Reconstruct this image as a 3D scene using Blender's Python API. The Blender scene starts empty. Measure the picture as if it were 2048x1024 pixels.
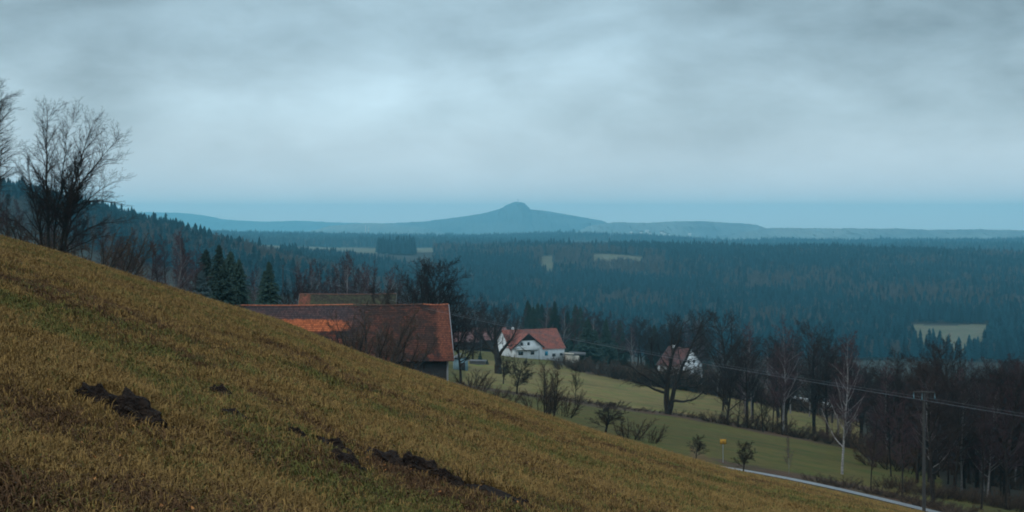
import bpy, math, random
import numpy as np
from mathutils import Vector, noise as mnoise
R = math.radians
scn = bpy.context.scene
C = scn.collection
random.seed(7)
rng = np.random.default_rng(7)

# ---------------------------------------------------------------- camera
F = 3000.0; CX = 1024.0; HY = 440.0          # focal length and eye level of the 2048 px photograph
cam = bpy.data.cameras.new('camera'); co = bpy.data.objects.new('camera', cam); C.objects.link(co)
co.location = (0, 0, 0); co.rotation_euler = (R(90), 0, 0)
cam.sensor_width = 36; cam.lens = 36 * F / 2048
cam.shift_y = -(512 - HY) / 2048
cam.clip_start = 0.1; cam.clip_end = 60000
scn.camera = co
scn.view_settings.view_transform = 'Standard'; scn.view_settings.look = 'None'
scn.view_settings.gamma = 1; scn.view_settings.exposure = 0.22
scn.cycles.volume_bounces = 2; scn.cycles.max_bounces = 5; scn.cycles.diffuse_bounces = 2
scn.cycles.transparent_max_bounces = 8
scn.cycles.use_denoising = True
try: scn.cycles.denoiser = 'OPENIMAGEDENOISE'; scn.cycles.denoising_prefilter = 'ACCURATE'; scn.cycles.denoising_input_passes = 'RGB_ALBEDO_NORMAL'
except Exception: pass
scn.cycles.filter_width = 1.9

# ---------------------------------------------------------------- sky and sun
SUN_EL, SUN_AZ = 38.0, -55.0      # azimuth from +Y towards +X
world = bpy.data.worlds.new("World"); scn.world = world; world.use_nodes = True
def build_world():
    nt = world.node_tree; nt.nodes.clear(); L = nt.links.new
    def N(t, **k):
        n = nt.nodes.new(t)
        for a, b in k.items(): setattr(n, a, b)
        return n
    out = N('ShaderNodeOutputWorld'); bg = N('ShaderNodeBackground'); bg.inputs[1].default_value = 0.1
    L(bg.outputs[0], out.inputs[0])
    sky = N('ShaderNodeTexSky', sky_type='NISHITA', sun_disc=False, sun_elevation=R(SUN_EL), sun_rotation=R(SUN_AZ))
    tc = N('ShaderNodeTexCoord')
    sep = N('ShaderNodeSeparateXYZ'); L(tc.outputs['Generated'], sep.inputs[0])
    def math_(op, a, b=None, c=None):
        m = N('ShaderNodeMath', operation=op)
        for i, v in enumerate((a, b, c)):
            if v is None: continue
            if isinstance(v, (int, float)): m.inputs[i].default_value = v
            else: L(v, m.inputs[i])
        return m.outputs[0]
    # base brightness of the overcast with elevation
    ramp = N('ShaderNodeValToRGB'); cr = ramp.color_ramp
    stops = [(0.0, (.67, .73, .76)), (.02, (.56, .655, .71)), (.07, (.435, .56, .625)), (.12, (.36, .49, .565)), (.2, (.30, .42, .49)), (.45, (.74, .93, 1.06)), (1, (1.02, 1.24, 1.42))]
    while len(cr.elements) < len(stops): cr.elements.new(.5)
    for e, (p, c) in zip(cr.elements, stops): e.position = p; e.color = (*c, 1)
    L(sep.outputs[2], ramp.inputs[0])
    # cloud billows
    mp = N('ShaderNodeMapping'); mp.inputs['Scale'].default_value = (5, 5, 10.5); mp.inputs['Location'].default_value = (1.7, 3.1, .4); mp.inputs['Rotation'].default_value = (0, R(14), 0)
    L(tc.outputs['Generated'], mp.inputs[0])
    n1 = N('ShaderNodeTexNoise'); n1.inputs['Scale'].default_value = 1.0; n1.inputs['Detail'].default_value = 5; n1.inputs['Roughness'].default_value = .5; n1.inputs['Distortion'].default_value = .15
    L(mp.outputs[0], n1.inputs['Vector'])
    mp2 = N('ShaderNodeMapping'); mp2.inputs['Scale'].default_value = (12, 12, 30); mp2.inputs['Rotation'].default_value = (0, R(9), 0)
    L(tc.outputs['Generated'], mp2.inputs[0])
    n2 = N('ShaderNodeTexNoise'); n2.inputs['Scale'].default_value = 1.0; n2.inputs['Detail'].default_value = 6; n2.inputs['Roughness'].default_value = .55; n2.inputs['Distortion'].default_value = .25
    L(mp2.outputs[0], n2.inputs['Vector'])
    a = math_('MULTIPLY', math_('SUBTRACT', n1.outputs[0], .5), 1.15)
    b = math_('MULTIPLY', math_('SUBTRACT', n2.outputs[0], .5), .80)
    s = math_('ADD', a, b)
    # the billows fade out into the even grey near the horizon
    k = N('ShaderNodeMapRange', interpolation_type='SMOOTHSTEP'); L(sep.outputs[2], k.inputs[0])
    k.inputs[1].default_value = .0; k.inputs[2].default_value = .10; k.inputs[3].default_value = .12; k.inputs[4].default_value = 1
    s = math_('MULTIPLY', s, k.outputs[0])
    # a darker bank of cloud to the right and one high on the left
    def bank(x0, z0, rx, rz, amt):
        dx = math_('DIVIDE', math_('SUBTRACT', sep.outputs[0], x0), rx); dz = math_('DIVIDE', math_('SUBTRACT', sep.outputs[2], z0), rz)
        d = math_('ADD', math_('MULTIPLY', dx, dx), math_('MULTIPLY', dz, dz))
        return math_('MULTIPLY', math_('EXPONENT', math_('MULTIPLY', d, -1)), amt)
    s = math_('SUBTRACT', s, bank(.36, .125, .17, .07, .30))
    s = math_('SUBTRACT', s, bank(.14, .15, .10, .03, .16))
    s = math_('SUBTRACT', s, bank(-.40, .16, .15, .06, .30))
    s = math_('ADD', s, bank(.08, .075, .22, .05, .06))
    f = math_('ADD', 1.0, s); f = math_('MAXIMUM', f, .35)
    cl = N('ShaderNodeVectorMath', operation='SCALE'); L(ramp.outputs[0], cl.inputs[0]); L(math_('MULTIPLY', f, 10.0 * 1.0), cl.inputs['Scale'])
    mx = N('ShaderNodeMix', data_type='RGBA'); mx.inputs[0].default_value = .96
    L(sky.outputs[0], mx.inputs[6]); L(cl.outputs[0], mx.inputs[7]); L(mx.outputs[2], bg.inputs[0])
build_world()
sun = bpy.data.lights.new('sun', 'SUN'); sun.energy = 0.75; sun.angle = R(14); sun.color = (1, .95, .87)
so = bpy.data.objects.new('sun', sun); C.objects.link(so)
so.rotation_euler = (R(90 - SUN_EL), 0, R(180 - SUN_AZ)) 
d_ = Vector((math.sin(R(SUN_AZ)) * math.cos(R(SUN_EL)), math.cos(R(SUN_AZ)) * math.cos(R(SUN_EL)), math.sin(R(SUN_EL))))
d_ = Vector((-.55, -.45, .70)).normalized()      # soft light from behind the left shoulder
so.rotation_euler = d_.to_track_quat('Z', 'Y').to_euler()

# ---------------------------------------------------------------- tagging
def tag(o, label=None, cat=None, group=None, kind=None):
    if label: o['label'] = label
    if cat: o['category'] = cat
    if group: o['group'] = group
    if kind: o['kind'] = kind
    return o
def empty(name, loc=(0, 0, 0), rz=0.0):
    o = bpy.data.objects.new(name, None); C.objects.link(o); o.location = loc; o.rotation_euler = (0, 0, rz)
    o.empty_display_size = .3
    return o
def copy_tree(o, parent=None):
    c = o.copy(); C.objects.link(c); c.parent = parent
    for ch in list(o.children): copy_tree(ch, c)
    return c

# ---------------------------------------------------------------- materials
def mat(name, base, rough=.9, noise=None, base2=None, spec=.3, bump=0.0, bscale=20, coords='Object', metallic=0, rand=0.0, scale3=None):
    m = bpy.data.materials.new(name); m.use_nodes = True; nt = m.node_tree; L = nt.links.new
    p = nt.nodes['Principled BSDF']; p.inputs['Roughness'].default_value = rough
    p.inputs['Specular IOR Level'].default_value = spec; p.inputs['Metallic'].default_value = metallic
    p.inputs['Base Color'].default_value = (*base, 1)
    tc = nt.nodes.new('ShaderNodeTexCoord'); vec = tc.outputs[coords]
    if scale3:
        mp = nt.nodes.new('ShaderNodeMapping'); mp.inputs['Scale'].default_value = scale3; L(vec, mp.inputs[0]); vec = mp.outputs[0]
    src = None
    if base2 is not None:
        n = nt.nodes.new('ShaderNodeTexNoise'); n.inputs['Scale'].default_value = noise or 3; n.inputs['Detail'].default_value = 6; n.inputs['Roughness'].default_value = .6
        L(vec, n.inputs['Vector'])
        r = nt.nodes.new('ShaderNodeValToRGB'); r.color_ramp.elements[0].position = .38; r.color_ramp.elements[1].position = .62
        r.color_ramp.elements[0].color = (*base, 1); r.color_ramp.elements[1].color = (*base2, 1)
        L(n.outputs[0], r.inputs[0]); src = r.outputs[0]
    if rand:
        oi = nt.nodes.new('ShaderNodeObjectInfo'); mr = nt.nodes.new('ShaderNodeMapRange'); L(oi.outputs['Random'], mr.inputs[0])
        mr.inputs[3].default_value = 1 - rand; mr.inputs[4].default_value = 1 + rand
        sc = nt.nodes.new('ShaderNodeVectorMath'); sc.operation = 'SCALE'
        if src: L(src, sc.inputs[0])
        else: sc.inputs[0].default_value = base
        L(mr.outputs[0], sc.inputs['Scale']); src = sc.outputs[0]
    if src: L(src, p.inputs['Base Color'])
    if bump:
        n = nt.nodes.new('ShaderNodeTexNoise'); n.inputs['Scale'].default_value = bscale; n.inputs['Detail'].default_value = 5
        L(vec, n.inputs['Vector']); b = nt.nodes.new('ShaderNodeBump'); b.inputs['Strength'].default_value = bump; b.inputs['Distance'].default_value = .1
        L(n.outputs[0], b.inputs['Height']); L(b.outputs[0], p.inputs['Normal'])
    return m
M = {}
M['bark'] = mat('dark_bark', (.020, .016, .014), 1, 3, (.036, .029, .024), spec=.1, rand=.3)
M['twig'] = mat('dark_twigs', (.024, .018, .017), 1, .8, (.038, .028, .025), spec=.05, rand=.3)
M['twig_purple'] = mat('purple_twigs', (.055, .032, .036), 1, .8, (.075, .045, .046), spec=.05, rand=.3)
M['twig_brown'] = mat('brown_twigs', (.055, .035, .024), 1, .8, (.08, .052, .034), spec=.05, rand=.25)
M['birch'] = mat('birch_bark', (.30, .285, .27), .8, 4, (.09, .075, .075), spec=.2, scale3=(1, 1, 3), rand=.2)
M['spruce'] = mat('spruce_needles', (.010, .022, .018), .9, 2, (.022, .040, .028), spec=.15, rand=.35)
M['spruce_blue'] = mat('blue_spruce_needles', (.030, .050, .052), .9, 2, (.05, .075, .075), spec=.15, rand=.2)
M['soil'] = mat('dug_soil', (.012, .008, .007), 1, 9, (.028, .018, .013), spec=.1, bump=.9, bscale=30)
M['white'] = mat('white_render', (.62, .64, .64), .9, 1.5, (.52, .54, .53), bump=.1)
M['wood_dark'] = mat('dark_boards', (.018, .016, .016), .9, 3, (.036, .032, .03), scale3=(9, 9, .6), bump=.5, bscale=4)
M['wood_grey'] = mat('weathered_boards', (.13, .13, .13), .9, 3, (.20, .20, .20), scale3=(6, 6, .6))
M['glass'] = mat('window_glass', (.02, .03, .035), .15, spec=.5)
M['frame'] = mat('window_frame', (.10, .11, .10), .7)
M['metal'] = mat('galvanised_metal', (.35, .38, .40), .5, metallic=.6)
M['wire'] = mat('power_wire', (.10, .105, .12), .6, metallic=.2)
M['pole'] = mat('pole_timber', (.055, .052, .050), .9, 6, (.035, .033, .031), scale3=(4, 4, .5))
M['yellow'] = mat('yellow_sign', (.45, .23, .02), .8)
M['black'] = mat('black_paint', (.02, .02, .02), .6)
M['beige'] = mat('beige_render', (.38, .34, .27), .9, 2, (.30, .27, .22))
M['greyroof'] = mat('grey_sheet_roof', (.07, .07, .072), .8, 2, (.10, .10, .10))
M['bluewall'] = mat('blue_grey_sheeting', (.11, .19, .22), .8, 2, (.16, .23, .25))
M['blue'] = mat('blue_panel', (.02, .22, .33), .6)
M['stone'] = mat('far_stone', (.5, .5, .48), .9)

# ---------------------------------------------------------------- terrain
PX = np.array([-1500, 0, 450, 700, 900, 1150, 1300, 1460, 1650, 1850, 2048, 3500.])
SILX = np.array([-3000, -1500, 0, 100, 200, 300, 450, 560, 700, 800, 900, 1000, 1150, 1300, 1450, 1600, 1800, 2048, 3500, 5000.])
SILY = 5 + np.array([-428, 22, 472, 498, 530, 562, 608, 640, 700, 733, 765, 797, 850, 893, 937, 968, 1014, 1072, 1410, 1760.])
# smooth the crest line a little
_xs = np.arange(-3000, 5001, 20.); _ys = np.interp(_xs, SILX, SILY)
_k = np.hanning(9); _k /= _k.sum(); _ys = np.convolve(np.pad(_ys, 4, mode='reflect', reflect_type='odd'), _k, 'valid')
K = .00047; H0 = 1.7; C0 = 2 * math.sqrt(H0 * K)
def S_of(px): return (np.interp(px, _xs, _ys) - HY) / F - C0
RINGS = [
 (90,   None),
 (150,  [60, 500, 642, 722, 792, 874, 911, 941, 968, 1001, 1033, 1250]),
 (200,  [100, 540, 660, 725, 772, 836, 862, 888, 922, 957, 990, 1190]),
 (270,  [150, 555, 668, 720, 758, 800, 824, 848, 880, 915, 948, 1140]),
 (370,  [200, 560, 672, 710, 738, 762, 785, 803, 832, 862, 890, 1050]),
 (490,  [240, 560, 668, 690, 700, 724, 745, 768, 795, 825, 850, 960]),
 (700,  [280, 545, 655, 680, 695, 712, 728, 742, 762, 785, 805, 900]),
 (1000, [240, 480, 600, 660, 690, 715, 722, 730, 740, 752, 762, 800]),
 (1400, [200, 396, 514, 577, 640, 690, 696, 698, 702, 706, 712, 740]),
 (2000, [300, 440, 500, 548, 585, 600, 600, 600, 600, 600, 604, 620]),
 (3000, [430, 470, 490, 505, 506, 503, 504, 506, 510, 514, 519, 530]),
 (4000, [470, 485, 492, 498, 498, 505, 508, 510, 512, 515, 520, 530]),
 (5000, [470, 482, 486, 489, 491, 500, 505, 505, 503, 501, 500, 505]),
 (6500, [465, 470, 473, 478, 482, 474, 479, 489, 489, 489, 486, 488]),
 (8000, [479]*12), (11500, [468]*12), (15000, [461]*12)]
RY = np.array([r[0] for r in RINGS], float); LR = np.log(RY)
def near_z(X, Y):
    Yc = np.maximum(Y, 1.0)
    px = np.clip(CX + F * X / Yc, -1400, 3400)
    slope = .30
    D = S_of(px) - slope * (px - CX) / F
    return -H0 - slope * X - Y * D - K * Y * Y
def ring_z(i, px):
    Y, t = RINGS[i]
    if t is None:
        u = (px - CX) / F
        return near_z(u * Y, np.full_like(px, Y))
    return -(np.interp(px, PX, t) - HY) / F * Y
def smooth_px(i, px):
    return (ring_z(i, px - 60) + 2 * ring_z(i, px) + ring_z(i, px + 60)) / 4 if RINGS[i][1] else ring_z(i, px)
def terrain(X, Y):
    X = np.atleast_1d(np.asarray(X, float)); Y = np.atleast_1d(np.asarray(Y, float))
    zn = near_z(X, Y)
    Yf = np.maximum(Y, 90.)
    px = np.clip(CX + F * X / Yf, -1500, 3500)
    zr = np.stack([smooth_px(i, px) for i in range(len(RINGS))])
    ly = np.log(np.clip(Yf, 90, 14999)); i = np.clip(np.searchsorted(LR, ly, side='right') - 1, 0, len(LR) - 2)
    t = (ly - LR[i]) / (LR[i + 1] - LR[i]); n = np.arange(len(X))
    def m(j):
        j = np.clip(j, 1, len(LR) - 2)
        a = (zr[j + 1, n] - zr[j, n]) / (LR[j + 1] - LR[j]); b = (zr[j, n] - zr[j - 1, n]) / (LR[j] - LR[j - 1])
        return np.where(a * b > 0, 2 * a * b / (a + b + 1e-12), 0)      # monotone
    h = LR[i + 1] - LR[i]
    m0 = np.where(i == 0, (zr[1, n] - zr[0, n]) / (LR[1] - LR[0]) * .9, m(i)); m1 = m(i + 1)
    zf = (2*t**3-3*t**2+1)*zr[i, n] + (t**3-2*t**2+t)*h*m0 + (-2*t**3+3*t**2)*zr[i+1, n] + (t**3-t**2)*h*m1
    w = np.clip((Y - 82) / 8, 0, 1); w = w * w * (3 - 2 * w)
    z = zn * (1 - w) + zf * w
    # gentle natural unevenness
    z = z + .05 * np.sin(X * .9 + 1.3 * np.sin(Y * .35)) * np.sin(Y * .7 + X * .2) * np.clip(1.2 - Y / 60, .0, 1) \
          + np.clip((Y - 1200) / 1500, 0, 1) * (3 * np.sin(X / 83.) * np.sin(Y / 140. + 1) + 2.0 * np.sin(X / 31. + Y / 47.))
    return z
def tz(x, y): return float(terrain(x, y)[0])
def ground_at(px, py, y0=120, y1=1200):
    """the point of the ground seen at a pixel, beyond the crest"""
    Ys = np.geomspace(y0, y1, 900); z = terrain((px - CX) / F * Ys, Ys); line = -(py - HY) / F * Ys
    idx = np.where(z >= line)[0]
    Y = Ys[idx[0]] if len(idx) else y1
    return (px - CX) / F * Y, float(Y), tz((px - CX) / F * Y, Y)

def px_of(X, Y): return CX + F * X / Y

def road_line():
    P = [((p - CX) / F * y, y) for p, y in [(1200, 149), (1320, 149), (1420, 151)]]
    for p, b in ((1480, 938), (1560, 954), (1640, 971), (1720, 989), (1800, 1008), (1850, 1021)):
        x, y, z = ground_at(p, b, 75, 300); P.append((x, y))
    dx = P[-1][0] - P[-3][0]; dy = P[-1][1] - P[-3][1]
    P += [(P[-1][0] + dx * k, P[-1][1] + dy * k) for k in (1, 2, 4, 8)]
    P = np.array(P); d = np.r_[0, np.cumsum(np.hypot(*np.diff(P, axis=0).T))]; t = np.linspace(0, d[-1], 160)
    P3 = np.stack([np.interp(t, d, P[:, 0]), np.interp(t, d, P[:, 1]), t * 0], 1)
    for _ in range(60): P3[1:-1] = (P3[:-2] + 2 * P3[1:-1] + P3[2:]) / 4
    return P3
RP = road_line()
# land use: 0 meadow near, 1 green meadow, 2 straw meadow, 3 forest floor, 4 pale field, 5 brown bank, 6 far plain
def hedge_y(px): return np.interp(px, [900, 1150, 1330, 1460, 1650, 1900, 2100], [235, 262, 272, 268, 262, 255, 250])
def land(X, Y):
    px = px_of(X, np.maximum(Y, 1))
    wob = 6 * np.sin(Y / 37. + 1) + 4 * np.sin(Y / 13. + X / 29.)
    px = px + wob
    Y = Y * (1 + .008 * np.sin(px / 47.) + .006 * np.sin(px / 19. + 2) * (Y > 250))
    c = np.zeros(len(X), int)
    c[(Y > 88)] = 1
    hy = hedge_y(px)
    c[(Y > hy) & (Y < 440) & (px > 930)] = 2
    c[(np.abs(Y - hy) < 9) & (px > 900)] = 5
    c[(Y > 150) & (Y < 235) & (px < 930)] = 5
    near = (Y > 95) & (Y < 190) & (px > 1380)
    if near.any():
        q = np.stack([X[near], Y[near]], 1); D = np.hypot(q[:, None, 0] - RP[None, :, 0], q[:, None, 1] - RP[None, :, 1]); j = D.argmin(1); dm = D.min(1)
        cc = c[near]; cc[(dm < 13) & (q[:, 0] > RP[j, 0] - .5)] = 5; cc[(dm > 0) & (q[:, 0] < RP[j, 0] - .8)] = 0; c[near] = cc
    c[(Y > 425 - (px - 1150) * .12) & (px > 1150)] = 5
    c[(Y > 445) & (px > 1110)] = 3
    c[(Y > 520)] = 3
    c[(Y > 240) & (px < 700)] = 3
    c[(px > 1735 - (Y - 262) * .25) & (Y > 225) & (Y < 700)] = 3
    c[(px > 1880) & (Y > 172) & (Y < 700)] = 3
    c[(Y > 2950) & (Y < 4150) & (px < 868)] = 4
    c[(Y > 2350) & (Y < 2780) & (px > 1070) & (px < 1300)] = 4
    c[(Y > 1400) & (Y < 1690) & (px > 1800 + (1690 - Y) * .14) & (px < 1990 - (1690 - Y) * .08)] = 4
    c[(Y > 6900)] = 6
    return c
LC = {0: (.08, .05, .02), 1: (.066, .053, .014), 2: (.118, .086, .031), 3: (.028, .023, .017), 4: (.095, .086, .058), 5: (.060, .034, .022), 6: (.20, .20, .12)}

def mesh_obj(name, verts, faces, material, parent=None, smooth=False, me_only=False):
    me = bpy.data.meshes.new(name)
    verts = np.asarray(verts, np.float32)
    me.vertices.add(len(verts)); me.vertices.foreach_set('co', verts.ravel())
    if isinstance(faces, np.ndarray):
        k = faces.shape[1]; nf = len(faces)
        me.loops.add(nf * k); me.loops.foreach_set('vertex_index', faces.astype(np.int32).ravel())
        me.polygons.add(nf); me.polygons.foreach_set('loop_start', np.arange(0, nf * k, k, dtype=np.int32))
    else:
        fl = [i for f in faces for i in f]; ls = []; s = 0
        for f in faces: ls.append(s); s += len(f)
        me.loops.add(len(fl)); me.loops.foreach_set('vertex_index', np.array(fl, np.int32))
        me.polygons.add(len(faces)); me.polygons.foreach_set('loop_start', np.array(ls, np.int32))
    if smooth: me.polygons.foreach_set('use_smooth', np.ones(len(me.polygons), bool))
    me.materials.append(material); me.update(calc_edges=True); me.validate()
    if me_only: return me
    o = bpy.data.objects.new(name, me); C.objects.link(o)
    if parent: o.parent = parent
    return o

def ground_material():
    m = bpy.data.materials.new('ground_cover'); m.use_nodes = True; nt = m.node_tree; L = nt.links.new
    p = nt.nodes['Principled BSDF']; p.inputs['Roughness'].default_value = 1; p.inputs['Specular IOR Level'].default_value = .1
    at = nt.nodes.new('ShaderNodeAttribute'); at.attribute_name = 'land'
    geo = nt.nodes.new('ShaderNodeNewGeometry')
    def nz(scale, detail=6, rough=.6):
        n = nt.nodes.new('ShaderNodeTexNoise'); n.inputs['Scale'].default_value = scale; n.inputs['Detail'].default_value = detail; n.inputs['Roughness'].default_value = rough
        L(geo.outputs['Position'], n.inputs['Vector']); return n.outputs[0]
    def mr(s, a, b, lo, hi):
        n = nt.nodes.new('ShaderNodeMapRange'); L(s, n.inputs[0])
        for i, v in enumerate((a, b, lo, hi)): n.inputs[i + 1].default_value = v
        return n.outputs[0]
    def mul(a, b):
        n = nt.nodes.new('ShaderNodeMath'); n.operation = 'MULTIPLY'; L(a, n.inputs[0]); L(b, n.inputs[1]); return n.outputs[0]
    v = mul(mul(mr(nz(.045), .3, .7, .75, 1.25), mr(nz(.5), .3, .7, .8, 1.2)), mr(nz(9, 8, .7), .3, .7, .62, 1.38))
    sc = nt.nodes.new('ShaderNodeVectorMath'); sc.operation = 'SCALE'; L(at.outputs['Color'], sc.inputs[0]); L(v, sc.inputs['Scale'])
    # greener patches
    g = nt.nodes.new('ShaderNodeMix'); g.data_type = 'RGBA'; g.blend_type = 'MULTIPLY'
    g.inputs[7].default_value = (.62, 1.02, .66, 1); L(mr(nz(.16, 7), .45, .68, 0, .9), g.inputs[0]); L(sc.outputs[0], g.inputs[6])
    L(g.outputs[2], p.inputs['Base Color'])
    b = nt.nodes.new('ShaderNodeBump'); b.inputs['Strength'].default_value = .8; b.inputs['Distance'].default_value = .08
    L(nz(14, 6, .7), b.inputs['Height']); L(b.outputs[0], p.inputs['Normal'])
    return m
def build_ground():
    us = np.concatenate([np.linspace(-1.1, -.40, 50, endpoint=False), np.linspace(-.40, .40, 520), np.linspace(.40, 1.1, 50)[1:]])
    ys = np.concatenate([np.arange(-30, 5, 1.0), np.geomspace(5, 130, 150)[:-1], np.arange(130, 300, 2.0), np.geomspace(300, 1300, 110)[:-1], np.geomspace(1300, 4200, 150)[:-1], np.geomspace(4200, 15000, 60)])
    UU, YY = np.meshgrid(us, ys)
    XX = UU * np.maximum(YY, YY * 0 + np.where(YY < 40, 20 + YY * .5, YY))
    X = XX.ravel(); Y = YY.ravel(); Z = terrain(X, Y)
    ny, nx = UU.shape; idx = np.arange(ny * nx).reshape(ny, nx)
    f = np.stack([idx[:-1, :-1], idx[:-1, 1:], idx[1:, 1:], idx[1:, :-1]], -1).reshape(-1, 4)
    o = mesh_obj('ground', np.stack([X, Y, Z], 1), f, ground_material(), smooth=True)
    lc = land(X, Y); table = np.array([LC[i] for i in range(7)]); col = np.ones((len(X), 4), np.float32); col[:, :3] = table[lc]
    col[:, :3] = np.where(Y[:, None] < 260, col[:, :3], col[:, :3])
    a = o.data.color_attributes.new('land', 'FLOAT_COLOR', 'POINT'); a.data.foreach_set('color', col.ravel())
    tag(o, kind='structure')
build_ground()

# distant hills ------------------------------------------------------------
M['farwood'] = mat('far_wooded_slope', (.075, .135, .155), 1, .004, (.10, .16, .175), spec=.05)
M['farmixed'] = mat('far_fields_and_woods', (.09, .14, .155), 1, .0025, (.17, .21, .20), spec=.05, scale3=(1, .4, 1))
def hill(profile, Y0, depth, material, rough=1.0, seed=0, base=478):
    xs = np.arange(profile[0][0], profile[-1][0] + .1, 2.5); top = np.interp(xs, [p[0] for p in profile], [p[1] for p in profile])
    k = np.hanning(7); k /= k.sum(); top = np.convolve(np.pad(top, 3, mode='edge'), k, 'valid')
    r = np.random.default_rng(seed)
    top = top + r.normal(0, .35 * rough, len(xs))
    ts = np.linspace(-1, 1, 31); V = []
    zb = -(base - HY) / F * Y0
    for t in ts:
        w = (1 - abs(t) ** 1.7)
        Y = Y0 + t * depth
        X = (xs - CX) / F * Y0
        zt = -(top - HY) / F * Y0
        V.append(np.stack([X + (r.normal(0, 4, len(xs))), np.full(len(xs), Y), zb + (zt - zb) * w + (r.normal(0, 3, len(xs)) * (w < .98)) - 6], 1))
    V = np.concatenate(V); nx = len(xs); idx = np.arange(len(V)).reshape(len(ts), nx)
    f = np.stack([idx[:-1, :-1], idx[:-1, 1:], idx[1:, 1:], idx[1:, :-1]], -1).reshape(-1, 4)
    o = mesh_obj('hill', V, f, material); return tag(o, kind='structure')
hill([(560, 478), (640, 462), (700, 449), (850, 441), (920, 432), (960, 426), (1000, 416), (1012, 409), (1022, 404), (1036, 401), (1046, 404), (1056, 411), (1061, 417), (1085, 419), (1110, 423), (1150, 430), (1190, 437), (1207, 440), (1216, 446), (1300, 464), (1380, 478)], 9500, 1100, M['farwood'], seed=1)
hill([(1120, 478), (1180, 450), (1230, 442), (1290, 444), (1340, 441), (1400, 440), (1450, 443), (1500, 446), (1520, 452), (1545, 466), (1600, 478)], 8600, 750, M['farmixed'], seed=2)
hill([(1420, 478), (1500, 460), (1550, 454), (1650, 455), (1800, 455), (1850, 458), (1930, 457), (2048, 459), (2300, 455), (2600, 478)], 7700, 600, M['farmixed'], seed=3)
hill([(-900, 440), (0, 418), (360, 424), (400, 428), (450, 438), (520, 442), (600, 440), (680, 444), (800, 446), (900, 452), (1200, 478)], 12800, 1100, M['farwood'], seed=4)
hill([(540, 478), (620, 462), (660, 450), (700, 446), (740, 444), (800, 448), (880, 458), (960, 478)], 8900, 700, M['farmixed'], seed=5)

# ---------------------------------------------------------------- instanced stuff
def points_stuff(name, P, rotz, scl, idx, protos, label, cat=None, tilt=None):
    me = bpy.data.meshes.new(name); me.vertices.add(len(P)); me.vertices.foreach_set('co', np.asarray(P, np.float32).ravel())
    rot = np.zeros((len(P), 3), np.float32); rot[:, 2] = rotz
    if tilt is not None: rot[:, :2] = tilt
    a = me.attributes.new('rot', 'FLOAT_VECTOR', 'POINT'); a.data.foreach_set('vector', rot.ravel())
    s = np.asarray(scl, np.float32); s = np.stack([s] * 3, 1) if s.ndim == 1 else s
    a = me.attributes.new('scl', 'FLOAT_VECTOR', 'POINT'); a.data.foreach_set('vector', s.ravel())
    a = me.attributes.new('pick', 'INT', 'POINT'); a.data.foreach_set('value', np.asarray(idx, np.int32))
    o = bpy.data.objects.new(name, me); C.objects.link(o)
    col = bpy.data.collections.new(name + '_kinds')
    for i, pm in enumerate(protos):
        po = bpy.data.objects.new('%s_kind_%s' % (name, 'abcdefghijkl'[i]), pm); col.objects.link(po)
    ng = bpy.data.node_groups.new(name, 'GeometryNodeTree')
    ng.interface.new_socket('Geometry', in_out='INPUT', socket_type='NodeSocketGeometry'); ng.interface.new_socket('Geometry', in_out='OUTPUT', socket_type='NodeSocketGeometry')
    gi = ng.nodes.new('NodeGroupInput'); go = ng.nodes.new('NodeGroupOutput'); ip = ng.nodes.new('GeometryNodeInstanceOnPoints')
    ci = ng.nodes.new('GeometryNodeCollectionInfo'); ci.inputs[0].default_value = col; ci.inputs[1].default_value = True; ci.inputs[2].default_value = True
    def na(n, t):
        x = ng.nodes.new('GeometryNodeInputNamedAttribute'); x.data_type = t; x.inputs[0].default_value = n; return x.outputs[0]
    L = ng.links.new
    L(gi.outputs[0], ip.inputs['Points']); L(ci.outputs[0], ip.inputs['Instance']); ip.inputs['Pick Instance'].default_value = True
    L(na('pick', 'INT'), ip.inputs['Instance Index']); L(na('rot', 'FLOAT_VECTOR'), ip.inputs['Rotation']); L(na('scl', 'FLOAT_VECTOR'), ip.inputs['Scale'])
    L(ip.outputs[0], go.inputs[0])
    mod = o.modifiers.new('scatter', 'NODES'); mod.node_group = ng
    tag(o, label, cat, kind='stuff'); return o

# far woods ---------------------------------------------------------------
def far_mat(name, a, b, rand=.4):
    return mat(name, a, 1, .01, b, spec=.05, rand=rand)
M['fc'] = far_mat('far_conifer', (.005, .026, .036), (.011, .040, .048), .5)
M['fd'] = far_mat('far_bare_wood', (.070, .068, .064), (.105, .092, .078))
def far_conifer(seed):
    r = random.Random(seed); V = []; Fc = []; H = 24.0
    for t in range(7):
        z0 = 4 + t * 2.9; z1 = z0 + 4.2 + r.random(); rad = (1 - t / 7.3) * 3.7 + .4; n = 7; b = len(V)
        V.append((r.uniform(-.15, .15), r.uniform(-.15, .15), min(z1, H + r.random())))
        for i in range(n * 2):
            a = math.pi * i / n + t; q = rad * (1.0 if i % 2 else .55) * r.uniform(.75, 1.2); V.append((q * math.cos(a), q * math.sin(a), z0 - (0.6 if i % 2 else 0) + r.uniform(-.3, .3)))
        for i in range(n * 2): Fc.append((b, b + 1 + i, b + 1 + (i + 1) % (2 * n)))
    b = len(V); V += [(.3, 0, 0), (-.3, .2, 0), (0, -.3, 0), (0, 0, 8)]; Fc += [(b, b+1, b+3), (b+1, b+2, b+3), (b+2, b, b+3)]
    return mesh_obj('far_conifer', V, Fc, M['fc'], me_only=True)
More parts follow.
